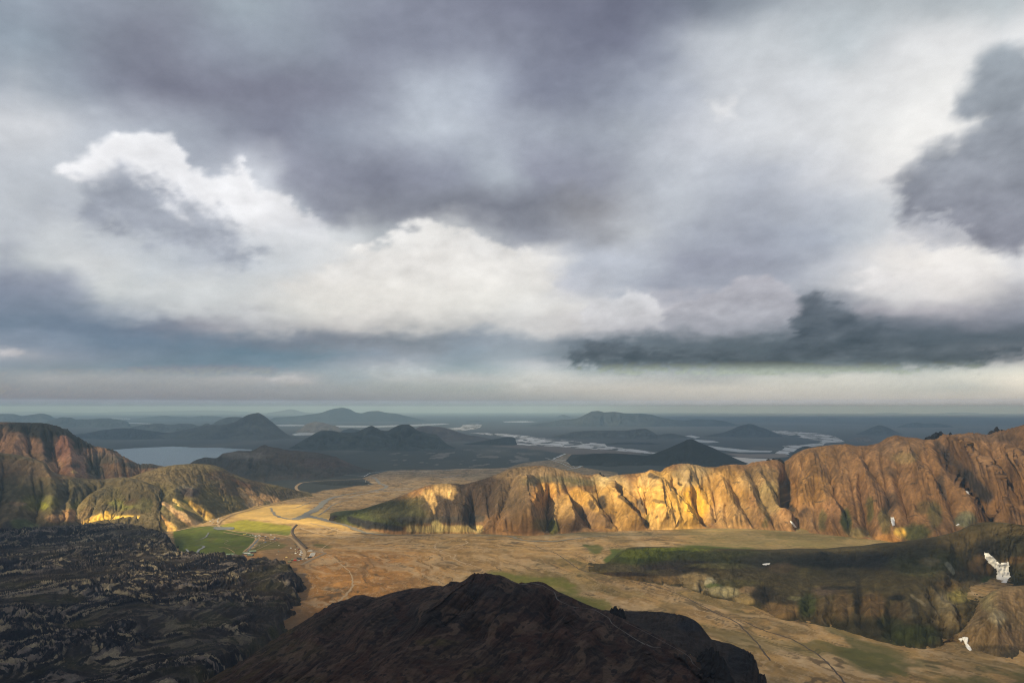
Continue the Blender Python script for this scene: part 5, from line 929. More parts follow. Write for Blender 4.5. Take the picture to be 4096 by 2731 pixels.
    CR = [(2380,2440),(2430,2440),(2500,2441),(2560,2443),(2620,2444),(2680,2452),(2730,2459),(2775,2478),(2805,2502),(2830,2535),(2850,2556),(2885,2564),(2920,2572),(2960,2590),(2985,2604),(3010,2628),(3028,2660),(3035,2695),(3060,2712),(3070,2760),(3120,2850)]
    C = at_depth(s, smooth_interp(s, *np.array(CR, float).T), np.interp(s, [2380, 2700, 2900, 3120], [900, 840, 740, 640]))
    C[:, 2] += ss(2960, 3000, s) * (rg2(s / 16, s * 0, 3, 122) - .4) * 5
    F = at_depth(s - 30, smooth_interp(s, *np.array([(2380,2490),(2600,2560),(2760,2640),(2900,2760),(3120,2900)], float).T), np.interp(s, [2380, 2700, 2900, 3120], [700, 600, 520, 470]))
    B = back_row(C, 90, 110)
    sheet('hill', [B, C, C * .5 + F * .5 - np.array([0, 0, 3.0]), F], [-.3, 0, .5, 1], 130, (.030, .023, .019), 'low dark shoulder falling away behind the footpath ridge', 'hill', [(2560,2450,2740,2560,40,4),(2700,2470,2850,2620,50,-4),(2850,2560,2900,2660,30,4)], [(2640,2480,120,20,(0.0384,0.0285,0.0223),.7),(2760,2500,60,26,(0.0186,0.0198,0.0236),.8),(2960,2640,60,60,(0.0136,0.0136,0.0149),.8),(2800,2560,60,30,(0.0341,0.0260,0.0223),.5)], gs=.13, gamp=(1.6, 2, 1.2), mat=M_FORE, seed=72, warp=(18, 10), fadev=(.2, .28, 1.2, 1.3), noise=(2, 12), streak=.25)
build_fore()

# ------------------------------------------------------------------ water, rivers, roads
def water_mat(name, col, rough, streak=None, isl=None):
    def build(t, out):
        L = t.links.new
        p = N(t, 'ShaderNodeBsdfPrincipled'); p.inputs['Base Color'].default_value = (*col, 1); p.inputs['Roughness'].default_value = rough; p.inputs['IOR'].default_value = 1.33
        tc = N(t, 'ShaderNodeTexCoord'); n = N(t, 'ShaderNodeTexNoise'); n.inputs['Scale'].default_value = .05; n.inputs['Detail'].default_value = 3; L(tc.outputs['Object'], n.inputs['Vector'])
        b = N(t, 'ShaderNodeBump'); b.inputs['Strength'].default_value = .05; b.inputs['Distance'].default_value = .5; L(n.outputs[0], b.inputs['Height']); L(b.outputs[0], p.inputs['Normal'])
        if isl:
            mp = N(t, 'ShaderNodeMapping'); mp.inputs['Scale'].default_value = isl[0]; L(tc.outputs['Object'], mp.inputs[0])
            n2 = N(t, 'ShaderNodeTexNoise'); n2.inputs['Scale'].default_value = 1.0; n2.inputs['Detail'].default_value = 6; n2.inputs['Distortion'].default_value = .8; L(mp.outputs[0], n2.inputs['Vector'])
            r = N(t, 'ShaderNodeMapRange'); r.inputs['From Min'].default_value = isl[1]; r.inputs['From Max'].default_value = isl[1] + .03; L(n2.outputs[0], r.inputs[0])
            d = N(t, 'ShaderNodeBsdfDiffuse'); d.inputs[0].default_value = (*isl[2], 1)
            mx = N(t, 'ShaderNodeMixShader'); L(r.outputs[0], mx.inputs[0]); L(p.outputs[0], mx.inputs[1]); L(d.outputs[0], mx.inputs[2]); L(mx.outputs[0], out.inputs[0])
        else: L(p.outputs[0], out.inputs[0])
    return node_mat(name, build)
M_LAKE = water_mat('lake water', (.16, .20, .22), .22)
M_FARW = water_mat('far silver water', (.34, .36, .37), .30)
M_BRAID = water_mat('braided water', (.42, .42, .42), .35, isl=((.006, .0026, 1), .51, (.10, .095, .09)))
M_SILT = water_mat('silty river', (.20, .185, .15), .55)
M_POOL = water_mat('grey stream', (.16, .17, .16), .25)
def flat_poly(name, pts, mat, z, label, cat, jit=1.2, sub=6):
    P = []
    n = len(pts)
    for i in range(n):
        a, b = pts[i], pts[(i + 1) % n]
        for k in range(sub):
            t = k / sub; P.append((a[0] + (b[0] - a[0]) * t, a[1] + (b[1] - a[1]) * t))
    P = np.array(P); jx = fb2(P[:, 0] / 30, P[:, 1] / 12, 3, 130) * jit * 5; jy = fb2(P[:, 0] / 24, P[:, 1] / 10, 3, 131) * jit
    W_ = at_height(P[:, 0] + jx, P[:, 1] + jy, z)
    bm = bmesh.new(); vs = [bm.verts.new(w) for w in W_]; f = bm.faces.new(vs)
    bmesh.ops.triangulate(bm, faces=[f], ngon_method='EAR_CLIP'); bm.normal_update()
    for f in bm.faces:
        if f.normal.z < 0: f.normal_flip()
    me = bpy.data.meshes.new(name); bm.to_mesh(me); bm.free()
    o = link(name, me, mat); tag(o, label, cat, kind='structure'); return o
def waters():
    fp = flat_poly
    fp('lake', [(440,1799),(520,1793),(600,1789),(690,1785),(740,1787),(780,1790),(870,1790),(950,1794),(1010,1797),(1005,1802),(940,1806),(900,1812),(870,1830),(800,1860),(740,1880),(640,1890),(560,1880),(500,1850)], M_LAKE, .5, 'calm grey lake beyond the brown mountain', 'lake', .6)
    fp('lake', [(1100,1699),(1160,1697),(1215,1699),(1218,1703),(1120,1704)], M_FARW, 1, 'thin silver lake strip right of the pointed cone', 'lake', .4)
    fp('lake', [(1165,1737),(1195,1731),(1290,1728),(1300,1732),(1270,1739),(1180,1741)], M_FARW, 1, 'pale lake strip under the small grey hill', 'lake', .4)
    fp('lake', [(1340,1701),(1500,1703),(1640,1698),(1770,1693),(1800,1696),(1660,1704),(1500,1709),(1350,1708)], M_FARW, 1, 'long silver lake strip behind the black massif', 'lake', .4)
    fp('lake', [(1345,1724),(1385,1720),(1390,1727),(1350,1730)], M_FARW, 1, 'tiny pale water left behind the black massif', 'lake', .3)
    fp('lake', [(445,1671),(520,1673),(522,1676),(450,1675)], M_FARW, 1, 'short far streak of water left of centre near the horizon', 'lake', .2)
    fp('lake', [(485,1689),(560,1691),(615,1694),(600,1696),(500,1692)], M_FARW, 1, 'thin far streak of water below the long pale blue ridge', 'lake', .2)
    fp('lake', [(2010,1685),(2100,1683),(2150,1686),(2090,1690),(2020,1688)], M_FARW, 1, 'far streak of water left of the long plateau', 'lake', .2)
    fp('river_flat', [(1785,1713),(1840,1709),(1850,1699),(1910,1696),(1930,1700),(1920,1709),(1900,1716),(1850,1722),(1800,1721)], M_BRAID, 1, 'distant silver river braids near the horizon', 'river', .7)
    fp('river_flat', [(1880,1731),(1960,1732),(2040,1737),(2110,1744),(2193,1755),(2270,1762),(2342,1769),(2419,1773),(2430,1784),(2480,1790),(2530,1796),(2600,1805),(2650,1806),(2690,1796),(2730,1780),(2760,1776),(2760,1800),(2690,1812),(2620,1815),(2540,1808),(2431,1800),(2312,1791),(2193,1783),(2080,1780),(2000,1772),(2050,1764),(2070,1756),(2050,1747),(1960,1739)], M_BRAID, 1, 'broad braided silver river winding across the far plain', 'river', 1.2)
    fp('lake', [(2740,1743),(2765,1740),(2800,1748),(2780,1752)], M_FARW, 1, 'small pale water patch left of the conical hill', 'lake', .4)
    fp('lake', [(2775,1757),(2850,1762),(2880,1767),(2830,1771),(2790,1767)], M_FARW, 1, 'pale river arm left of the conical hill foot', 'river', .5)
    fp('river_flat', [(3085,1722),(3140,1723),(3200,1728),(3290,1734),(3340,1745),(3380,1766),(3300,1772),(3290,1782),(3240,1786),(3190,1812),(3150,1818),(3100,1812),(3140,1790),(3130,1782),(3190,1780),(3290,1771),(3240,1757),(3170,1742),(3110,1732)], M_BRAID, 1, 'wide silver river flat right of the conical hill', 'river', .8)
    fp('lake', [(2830,1781),(2900,1790),(3000,1800),(3090,1803),(3080,1808),(2960,1808),(2870,1798)], M_FARW, 1, 'long pale river arm behind the black cone', 'river', .5)
    fp('sand_bar', [(2900,1812),(3000,1816),(3140,1814),(3160,1826),(3080,1832),(2960,1828)], flat_mat('river mud', (.16, .13, .11), .9), 1.2, 'brown mud flat between the river arms', 'sand bar', .5)
    fp('lake', [(2925,1826),(3000,1832),(3090,1835),(3070,1850),(2990,1856),(2950,1845)], water_mat('pale shallow water', (.55, .50, .44), .35), 1, 'cream coloured shallow water behind the tan ridge dip', 'lake', .5)
    fp('pool', [(850,2113),(858,2106),(880,2106),(905,2107),(935,2107),(938,2115),(905,2117),(870,2118)], M_POOL, 1.3, 'grey pool beside the road at the north end of the meadow', 'pool', .4)
waters()
def ribbon(name, pts, mat, label, cat, lift=.35, kind='structure', wig=1.0, dens=6, z=None):
    """pts (px, py, width m): a strip laid on the ground"""
    a = np.array(pts, float); Wd = at_height(a[:, 0], a[:, 1], 0.0)
    L_ = np.concatenate([[0], np.cumsum(np.hypot(*np.diff(Wd[:, :2], axis=0).T))]); n = max(8, int(len(a) * dens)); t = np.linspace(0, L_[-1], n)
    x = smooth_interp(t, L_, Wd[:, 0]); y = smooth_interp(t, L_, Wd[:, 1]); w = np.interp(t, L_, a[:, 2]) * (.62 if mat is M_SILT else 1)
    k = L_[-1] / 25; nx_ = fb2(t / (L_[-1] / k + 1e-6), t * 0 + a[0, 0], 3, 140) * w.mean() * .5 * wig; x = x + nx_; y = y + nx_ * .7
    w = w * (1 + .35 * wig * fb2(t / (w.mean() * 4), t * 0 + 5, 3, 141))
    dx, dy = np.gradient(x), np.gradient(y); l = np.hypot(dx, dy) + 1e-9; ox, oy = -dy / l * w / 2, dx / l * w / 2
    cols = []
    for q in (-1, -.33, .33, 1):
        X, Y = x + ox * q, y + oy * q; cols.append(np.stack([X, Y, gz(X, Y) + lift], -1))
    P = np.stack(cols, 1)
    me = np_mesh(name, P.reshape(-1, 3), grid_faces(*P.shape[:2], flip=False)); o = link(name, me, mat)
    tag(o, label, cat, kind=kind); return o
M_ROADM = flat_mat('gravel road', (.36, .25, .14), .95, noise=.15, scale=.05); M_ROADD = flat_mat('grey gravel road', (.22, .17, .12), .95, noise=.2, scale=.05); M_BANK = flat_mat('dark bank', (.075, .055, .042), .95, noise=.25, scale=.08)
M_CHAN = flat_mat('dry channel', (.36, .26, .155), .95, noise=.2, scale=.03)
def ribbons():
    r = ribbon
    r('river', [(1380,1900,14),(1440,1903,16),(1495,1910,26),(1515,1930,30),(1544,1949,30),(1500,1961,26),(1440,1968,20),(1390,1976,24),(1330,1990,34),(1305,2000,44),(1285,2020,46),(1265,2035,50),(1240,2050,56),(1205,2068,60),(1180,2078,40)], M_SILT, 'grey silty river coming down from the far flats past the ridge tip', 'river', 1.0, wig=1.2, dens=8)
    r('river', [(1085,2030,10),(1088,2044,14),(1100,2058,16),(1122,2068,20),(1160,2074,26),(1210,2066,30)], M_SILT, 'narrow side arm of the silty river near the gravel road', 'river', .8, wig=1.2)
    r('river', [(1225,2062,44),(1290,2076,40),(1340,2089,30),(1380,2098,26),(1407,2110,28),(1440,2124,24),(1480,2133,22),(1568,2139,18),(1700,2139,12),(1850,2138,8),(1960,2140,8),(2040,2143,14),(2070,2154,18),(2120,2162,22),(2200,2164,18),(2280,2156,14),(2380,2144,9),(2500,2138,5)], M_SILT, 'grey green stream hugging the foot of the painted ridge', 'river', .8, wig=1.4, dens=8)
    r('river', [(1470,1912,5),(1462,1925,6),(1480,1938,6),(1520,1944,7)], M_SILT, 'short braid joining the silty river at its bend', 'river', .8, wig=1.3)
    r('river', [(1290,1996,7),(1250,2004,8),(1215,2018,8),(1180,2030,7),(1130,2034,6)], M_SILT, 'thin braid splitting left from the silty river', 'river', .8, wig=1.3)
    r('river', [(1430,1990,6),(1370,2004,8),(1330,2020,9),(1300,2044,10),(1275,2060,12)], M_SILT, 'thin braid running beside the silty river on its right', 'river', .8, wig=1.4)
    r('river', [(1455,1905,6),(1480,1892,6),(1562,1884,7),(1660,1884,6),(1760,1882,8),(1840,1877,8),(1960,1875,7),(2030,1872,5)], M_FARW, 'thin bright stream along the far edge of the tan flats', 'river', 1.0, wig=1.5, dens=8)
    r('river', [(2262,1814,22),(2235,1826,18),(2215,1836,14),(2260,1840,18),(2300,1848,22),(2325,1858,26),(2310,1870,18),(2270,1876,8)], M_FARW, 'white braid winding past the tip of the black lava sheet', 'river', 1.0, wig=1.3, dens=9)
    for k, p in enumerate([[(2190,1836,5),(2240,1842,6),(2280,1856,7),(2300,1868,6)], [(2230,1830,6),(2280,1836,6),(2318,1846,8)], [(2180,1830,5),(2210,1840,6),(2245,1852,7),(2290,1872,5)]]):
        r('river', p, M_FARW, ['leftmost thin white braid beside the black lava sheet', 'uppermost short white braid beside the black lava sheet', 'middle thin white braid crossing the tan flats'][k], 'river', .9, wig=1.6, dens=8)
    for k, p in enumerate([[(1500,1968,5),(1560,1962,6),(1640,1957,5),(1700,1952,4)], [(1330,1985,5),(1380,1990,5),(1450,1975,5),(1540,1958,4),(1700,1948,3)], [(1760,1912,3),(1800,1904,4),(1850,1897,3)], [(1580,1893,4),(1680,1888,4),(1740,1893,3)], [(1240,2092,8),(1290,2102,8),(1360,2125,9),(1440,2140,7),(1520,2150,4)], [(1200,2110,8),(1260,2130,6),(1330,2148,6),(1420,2160,4)]]):
        r('dry_channel', p, M_CHAN if k > 3 else M_FARW, ['lower thin pale stream left of the ridge crest', 'long thin pale stream left of the ridge slope', 'short pale streak just left of the ridge top', 'faint pale streak near the far edge of the flats', 'pale dry channel right of the embankment', 'second pale dry channel right of the embankment'][k], 'channel', .6, wig=1.6, dens=8)
    for k, p in enumerate([[(1860,2160,4),(1868,2170,5),(1742,2200,0.1)][:2] + [(1760,2205,4),(1800,2222,4),(1830,2240,4),(1880,2262,3)], [(1745,2170,3),(1740,2188,3.5),(1770,2206,4),(1822,2218,4),(1815,2232,4),(1860,2250,4),(1920,2268,3)], [(2140,2180,2.5),(2170,2195,2.5),(2210,2205,2.5),(2260,2235,3),(2310,2270,3),(2350,2286,3),(2400,2292,3)],
                           [(1320,2170,3),(1290,2190,3),(1330,2230,3),(1400,2290,3),(1410,2330,4),(1400,2360,5),(1360,2400,5),(1330,2420,5)], [(2560,2325,2.5),(2700,2370,2.5),(2840,2440,3),(2960,2500,3),(3020,2560,3),(3080,2640,3)], [(2960,2480,2.5),(3060,2520,3),(3180,2560,3),(3290,2630,3),(3380,2731,3)]]):
        r('dry_channel', p, [M_CHAN, M_CHAN, M_BANK, M_CHAN, M_BANK, M_BANK][k], ['pale thread channel in the middle of the outwash plain', 'winding pale channel on the upper left of the outwash plain', 'dark thread channel meeting the tip of the moss bluff', 'pale thread channel descending to the left end of the black ridge', 'dark thread channel beyond the low dark shoulder', 'dark thread channel at the lower right of the plain'][k], 'channel', .35, wig=2.2, dens=9)
    r('road', [(1562,1882,9),(1500,1898,9),(1455,1913,9),(1400,1918,10),(1320,1921,10),(1250,1926,11),(1205,1932,13),(1190,1941,14),(1184,1950,14),(1190,1960,13),(1215,1970,12),(1236,1980,12),(1215,1993,10),(1160,2003,9),(1107,2012,9),(1060,2024,8),(1012,2036,8),(960,2050,8),(928,2059,8),(895,2074,8),(878,2086,9),(868,2098,10),(820,2104,8),(774,2110,7),(735,2116,7),(702,2124,7)], M_ROADM, 'pale gravel road curving round the foot of the foothill to the camp', 'road', 1.6, wig=.15, dens=8)
    r('road', [(868,2098,8),(885,2112,7),(915,2121,7),(962,2129,7),(1022,2133,7),(1096,2138,7),(1156,2147,7),(1180,2164,7),(1198,2182,8),(1214,2200,9),(1218,2216,10),(1209,2236,10)], M_ROADM, 'sandy camp road behind the row of parked cars', 'road', .9, wig=.1, dens=8)
    r('road', [(894,2129,4),(962,2140,4.5),(1005,2148,5),(1023,2153,5.5),(1018,2164,5),(1000,2184,4.5),(974,2206,4.5),(985,2214,4),(1020,2209,3)], M_ROADM, 'narrow sandy track round the corner of the meadow to the huts', 'road', .9, wig=.1, dens=8)
    r('channel', [(1034,2156,4),(1012,2180,4),(990,2203,4)], M_POOL, 'straight grey ditch beside the sandy track', 'ditch', .9, wig=.1)
    r('footpath', [(1120,2156,2.5),(1075,2176,2.5),(1022,2200,2.5)], M_ROADM, 'straight footpath crossing the camp ground', 'path', .9, wig=.1)
    r('footpath', [(1070,2162,2),(1040,2176,2),(1010,2196,2)], M_ROADD, 'faint shorter footpath near the grey ditch', 'path', .9, wig=.1)
    r('footpath', [(875,2187,1.6),(903,2190,1.8),(922,2198,2),(939,2209,2)], M_ROADM, 'pale boardwalk path leading over the meadow to the warden hut', 'path', .9, wig=.1)
    r('footpath', [(1020,2215,3),(1080,2208,2.5),(1140,2206,2.5),(1196,2204,3)], M_ROADM, 'sandy path from the huts to the bus park', 'path', .9, wig=.2)
    r('stream', [(778,2218,6),(790,2206,6),(799,2196,7),(812,2190,8),(815,2185,7),(799,2181,3),(780,2180,2)], M_POOL, 'grey meadow stream close to the lava edge', 'stream', .9, wig=.4)
    r('stream', [(836,2130,5),(828,2140,5),(820,2149,5),(806,2155,4),(780,2162,2.5)], M_POOL, 'grey meadow stream below the pool', 'stream', .9, wig=.5)
    r('stream', [(744,2196,5),(752,2204,6),(742,2214,4)], M_POOL, 'little stream at the lava corner of the meadow', 'stream', .9, wig=.5)
    r('stream', [(898,2158,1.5),(912,2164,2),(898,2172,2),(910,2178,1.5),(925,2182,1.2)], M_ROADD, 'thin winding pale track in the middle of the meadow', 'path', .9, wig=.5)
    # flood embankment: a real bank 2.5 m high with a dark face
    a = np.array([(1186,2098),(1172,2114),(1168,2125),(1174,2140),(1192,2158),(1212,2178),(1228,2192)], float); Wd = at_height(a[:, 0], a[:, 1], 0)
    t = np.linspace(0, 1, 60); tt = np.linspace(0, 1, len(a)); x = smooth_interp(t, tt, Wd[:, 0]); y = smooth_interp(t, tt, Wd[:, 1]); dx, dy = np.gradient(x), np.gradient(y); l = np.hypot(dx, dy)
    prof = [(-5, -.5), (-2, 2.6), (-.8, 2.7), (1.5, 2.6), (5, -.5)]; P = np.stack([np.stack([x - dy / l * o_, y + dx / l * o_, gz(x, y) + h_], -1) for o_, h_ in prof], 1)
    me = np_mesh('embankment', P.reshape(-1, 3), grid_faces(*P.shape[:2], flip=False)); o = link('embankment', me, M_BANK); tag(o, 'dark flood bank between the camp and the riverbed', 'embankment', kind='structure')
    r('road', [(1240,2198,9),(1262,2204,9),(1299,2212,10),(1270,2226,9),(1240,2240,9),(1205,2258,9)], M_ROADD, 'sandy wheel track turning the corner right of the bus park', 'road', .8, wig=.2, dens=8)
ribbons()
# ------------------------------------------------------------------ draping onto built slopes
def tree_of(o, cols=None):
    me = o.data; n = len(me.vertices); co = np.empty(n * 3, np.float32); me.vertices.foreach_get('co', co)
    m = len(me.polygons); li = np.empty(len(me.loops), np.int32); me.loops.foreach_get('vertex_index', li)
    return BVHTree.FromPolygons(co.reshape(-1, 3).tolist(), li.reshape(m, -1).tolist())
_TR = {}
def hit(px, py, names):
    d = pdir(px, py); d = Vector((float(d[0]), float(d[1]), float(d[2]))).normalized(); best = None
    for n in names:
        if n not in _TR: _TR[n] = tree_of(bpy.data.objects[n])
        h = _TR[n].ray_cast(Vector((0, 0, EYE)), d, 9000)
        if h[0] is not None and (best is None or h[3] < best[1]): best = (h[0], h[3], h[1])
    return best
def find(label): return [o.name for o in bpy.data.objects if label in str(o.get('label', ''))][0]
FORE = find('black scree ridge'); RH = find('dark moss and brown hills'); RC = find('tan conical hill'); RR = RIDGE.name; SH_ = find('low dark shoulder')

M_SNOW = flat_mat('old snow', (.88, .87, .86), .7, noise=.03, scale=.08)
def snow(pts, over, label, thick=2.2):
    xs = [p[0] for p in pts]; ys = [p[1] for p in pts]; st = max(1.6, min(max(xs) - min(xs), max(ys) - min(ys)) / 26)
    gx = np.arange(min(xs) - st, max(xs) + 2 * st, st); gy = np.arange(min(ys) - st, max(ys) + 2 * st, st)
    GX, GY = np.meshgrid(gx, gy); j = fb2(GX / 12, GY / 9, 2, 150) * st * .8
    sd = poly_sd(GX + j, GY + j * .6, pts); V = []; idx = -np.ones(GX.shape, int)
    for a in range(GX.shape[0]):
        for b in range(GX.shape[1]):
            if sd[a, b] > -st * 1.3:
                h = hit(GX[a, b], GY[a, b], over)
                if h:
                    p = h[0]; n = h[2] if h[2].z > 0 else -h[2]; lift = thick * ss(-st * .9, st * 1.2, sd[a, b]) - .5 * (1 - ss(-st, 0, sd[a, b]))
                    v = p + n * float(lift) + (Vector((0, 0, EYE)) - p).normalized() * (4.5 if thick > 2 else 2); idx[a, b] = len(V); V.append(v)
    F = []
    for a in range(GX.shape[0] - 1):
        for b in range(GX.shape[1] - 1):
            q = [idx[a, b], idx[a, b + 1], idx[a + 1, b + 1], idx[a + 1, b]]
            if min(q) >= 0 and max((V[q[i]] - V[q[(i + 2) % 4]])  .length for i in (0, 1)) < 160: F.append(q)
    if not F: return
    par = list(range(len(V)))
    def fd(i):
        while par[i] != i: par[i] = par[par[i]]; i = par[i]
        return i
    for q in F:
        for k in q[1:]: par[fd(k)] = fd(q[0])
    cnt = {}
    for q in F: cnt[fd(q[0])] = cnt.get(fd(q[0]), 0) + 1
    top_ = max(cnt, key=cnt.get); F = [q for q in F if fd(q[0]) == top_]
    us = sorted({i for q in F for i in q}); mp_ = {u: i for i, u in enumerate(us)}; V = [V[u] for u in us]; F = [[mp_[i] for i in q] for q in F]
    me = np_mesh('snow_patch', np.array([tuple(v) for v in V]), np.array(F)); o = link('snow_patch', me, M_SNOW)
    tag(o, label, 'snow patch', group='old snow patches left on the slopes')
snow([(3940,2211),(3955,2216),(3975,2232),(3992,2252),(4002,2256),(4012,2252),(4024,2251),(4033,2249),(4035,2262),(4031,2274),(4034,2288),(4039,2304),(4030,2316),(4022,2328),(4012,2342),(3990,2348),(3964,2360),(3975,2346),(3985,2334),(3988,2312),(3992,2292),(3988,2274),(3975,2264),(3955,2246),(3942,2228)], [RH, RC], 'large forked white snow patch on the dark hill at the right edge')
snow([(3851,2548),(3858,2546),(3873,2549),(3872,2560),(3870,2572),(3880,2586),(3887,2598),(3880,2600),(3868,2590),(3860,2572),(3852,2556)], [RH, RC, 'ground'], 'small crooked snow tongue at the foot of the tan conical hill', 1.0)
snow([(3836,2554),(3846,2551),(3851,2556),(3846,2564),(3838,2558)], [RH, RC, 'ground'], 'tiny snow scrap just left of the crooked snow tongue', .8)
snow([(3160,2082),(3168,2086),(3178,2098),(3186,2108),(3180,2108),(3170,2097)], [RR], 'thin snow streak in the gully at the foot of the painted ridge')
snow([(3563,2069),(3574,2068),(3578,2082),(3579,2100),(3572,2102),(3566,2088)], [RR], 'upright white snow patch low on the right part of the painted ridge')
snow([(3862,1961),(3872,1965),(3884,1974),(3878,1976),(3868,1969)], [RR], 'faint snow sliver high on the right part of the painted ridge', .8)
snow([(3824,2099),(3834,2094),(3838,2097),(3828,2102)], [RR], 'tiny snow dash beside the pale green rock on the painted ridge', .8)
snow([(3050,2255),(3065,2252),(3080,2252),(3076,2255),(3056,2258)], [RH], 'thin snow dash on the dark moss hill', .8)

# footpath on the black ridge
M_PATH = flat_mat('trodden path', (.10, .090, .082), .95, noise=.25, scale=.3)
def draped(pts, over, w, label, lift=.22):
    a = np.array(pts, float); L_ = np.concatenate([[0], np.cumsum(np.hypot(*np.diff(a[:, :2], axis=0).T))]); t = np.arange(0, L_[-1], 5.0)
    x = smooth_interp(t, L_, a[:, 0]); y = smooth_interp(t, L_, a[:, 1]); wi = np.interp(t, L_, a[:, 2]) if a.shape[1] > 2 else np.full(len(t), w)
    P = []; last = None
    for k in range(len(t)):
        h = None
        for dy in (0, 2, 4, 7):
            h = hit(x[k], y[k] + dy, over)
            if h and h[1] < 1200: break
            h = None
        if not h: continue
        if last is not None and abs(h[1] - last) > 60: continue
        last = h[1]; P.append((h[0], wi[k]))
    V = []; R = []
    T = _TR[over[0]]
    for k in range(len(P)):
        a_ = P[max(0, k - 2)][0]; b_ = P[min(len(P) - 1, k + 2)][0]; d = (b_ - a_); d.z = 0; d.normalize(); o_ = Vector((-d.y, d.x, 0)); row = []
        for q in (-1, 0, 1):
            c = P[k][0] + o_ * (q * P[k][1] / 2); g = T.ray_cast(c + Vector((0, 0, 30)), Vector((0, 0, -1)), 90)
            z = g[0].z if g[0] is not None else c.z
            row.append((c.x, c.y, max(min(z, P[k][0].z + 1.5), P[k][0].z - 3) + lift))
        V.append(row)
    V = np.array(V); V[:, 0] = V[:, 1] * .35 + V[:, 0] * .65; V[:, 2] = V[:, 1] * .35 + V[:, 2] * .65; me = np_mesh('footpath', V.reshape(-1, 3), grid_faces(len(V), 3)); o = link('footpath', me, M_PATH); tag(o, label, 'path', kind='structure')
draped([(2020,2312,1.2),(2045,2325,1.8),(2062,2332,1.8),(2085,2337,1.6),(2110,2336,1.4),(2135,2333,1.6),(2158,2338,3.0),(2170,2340,2.6),(2186,2350,1.4),(2200,2358,1.4),(2215,2366,1.6),(2222,2378,1.6),(2226,2392,1.6),(2240,2404,1.5),(2262,2414,1.5),(2290,2426,1.5),(2310,2429,1.4),(2340,2432,1.0),(2375,2438,1.4),(2400,2450,1.6),(2420,2462,1.6),(2436,2472,1.3),(2446,2490,1.3),(2460,2502,1.4),(2500,2528,1.6),(2550,2560,1.8),(2590,2580,1.8),(2620,2588,1.5),(2645,2588,1.2)], [FORE], 1.5, 'pale trodden footpath winding along the crest of the black ridge')
draped([(2500,2487),(2560,2516),(2620,2548),(2680,2580),(2740,2614),(2762,2632),(2770,2650),(2790,2668),(2830,2690),(2870,2722)], [FORE], .9, 'fainter second footpath nearer the lower right of the black ridge')

# ------------------------------------------------------------------ rocks
M_BLK = flat_mat('black rock', (.020, .019, .020), .95, noise=.4, scale=.25, spec=.15)
M_KNOB = flat_mat('dark lava rock', (.035, .030, .028), .95, noise=.4, scale=.05, spec=.15)
def rock(name, spikes, mat, label, cat='rock', seed=0, rough=.25):
    """craggy rock: joined blocks that share one displaced hull. spikes: (x,y,z, rx,ry,height)"""
    bm = bmesh.new(); rnd = random.Random(seed)
    for (x, y, z, rx, ry, h) in spikes:
        n, m = 14, 9; ring = []
        for k in range(m):
            f = k / (m - 1); r = (1 - f ** 1.8 * .82); off = rnd.uniform(-.06, .06)
            ring.append([bm.verts.new((x + rx * r * math.cos(a + f) * (1 + rnd.uniform(-rough, rough)) + off * rx, y + ry * r * math.sin(a + f) * (1 + rnd.uniform(-rough, rough)), z + h * f + rnd.uniform(-.05, .05) * h)) for a in [2 * math.pi * q / n for q in range(n)]])
        for k in range(m - 1):
            for q in range(n): bm.faces.new((ring[k][q], ring[k][(q + 1) % n], ring[k + 1][(q + 1) % n], ring[k + 1][q]))
        bm.faces.new(ring[-1])
    me = bpy.data.meshes.new(name); bm.to_mesh(me); bm.free(); o = link(name, me, mat); tag(o, label, cat); return o
def spk(px, pyb, over, wpx, hpx, deep=.8, dist=None, sink=.25):
    if dist: p = Vector(at_depth(np.array(float(px)), np.array(float(pyb)), dist).tolist()); d = dist
    else:
        h = hit(px, pyb, over); p = h[0]; d = p.y
    m = d / FOC; H = hpx * m; return (p.x, p.y, p.z - H * sink, wpx * m, wpx * m * deep, H * (1 + sink))
rock('rock_spire', [spk(2462,2462,0,19,36,dist=716), spk(2480,2464,0,18,30,dist=715), spk(2448,2458,0,12,26,dist=717), spk(2490,2474,0,13,36,dist=714), spk(2474,2480,0,20,30,dist=712), spk(2485,2490,0,14,26,dist=710)], M_BLK, 'black crag sticking up behind the footpath', 'rock', 3, .3)
rock('rock_crag', [spk(2845,2690,0,40,94,dist=560), spk(2868,2700,0,34,88,dist=556), spk(2828,2650,0,24,52,dist=575), spk(2890,2725,0,34,90,dist=548), spk(2810,2636,0,20,28,dist=585), spk(2900,2740,0,40,60,dist=540)], M_BLK, 'big black crag on the lower right slope of the footpath ridge', 'rock', 5, .25)
rock('rock_crag', [spk(1268,2476,0,26,24,dist=850), spk(1300,2462,0,26,30,dist=850), spk(1330,2448,0,28,34,dist=850), spk(1245,2480,0,18,12,dist=855)], M_KNOB, 'dark outcrop on the shoulder beside the lava edge', 'rock', 6, .2)
rock('crest_rock', [spk(3722,1758,0,24,14,dist=2800), spk(3745,1758,0,26,28,dist=2800), spk(3765,1756,0,20,30,dist=2800), spk(3775,1756,0,14,20,dist=2800), spk(3802,1738,0,7,9,dist=2750)], M_BLK, 'black rocky knob behind the crest of the painted ridge', 'rock', 7, .15)
rock('crest_rock', [spk(3968,1738,0,16,16,dist=2560), spk(3988,1738,0,16,30,dist=2560), spk(4008,1736,0,12,18,dist=2560)], M_KNOB, 'jagged dark tooth on the crest near the right edge', 'rock', 8, .2)
rock('crest_rock', [spk(3095,1845,0,14,12,dist=2660), spk(3120,1848,0,16,14,dist=2660), spk(3075,1842,0,12,7,dist=2660)], M_BLK, 'black rock in the dip of the painted ridge crest', 'rock', 9, .15)
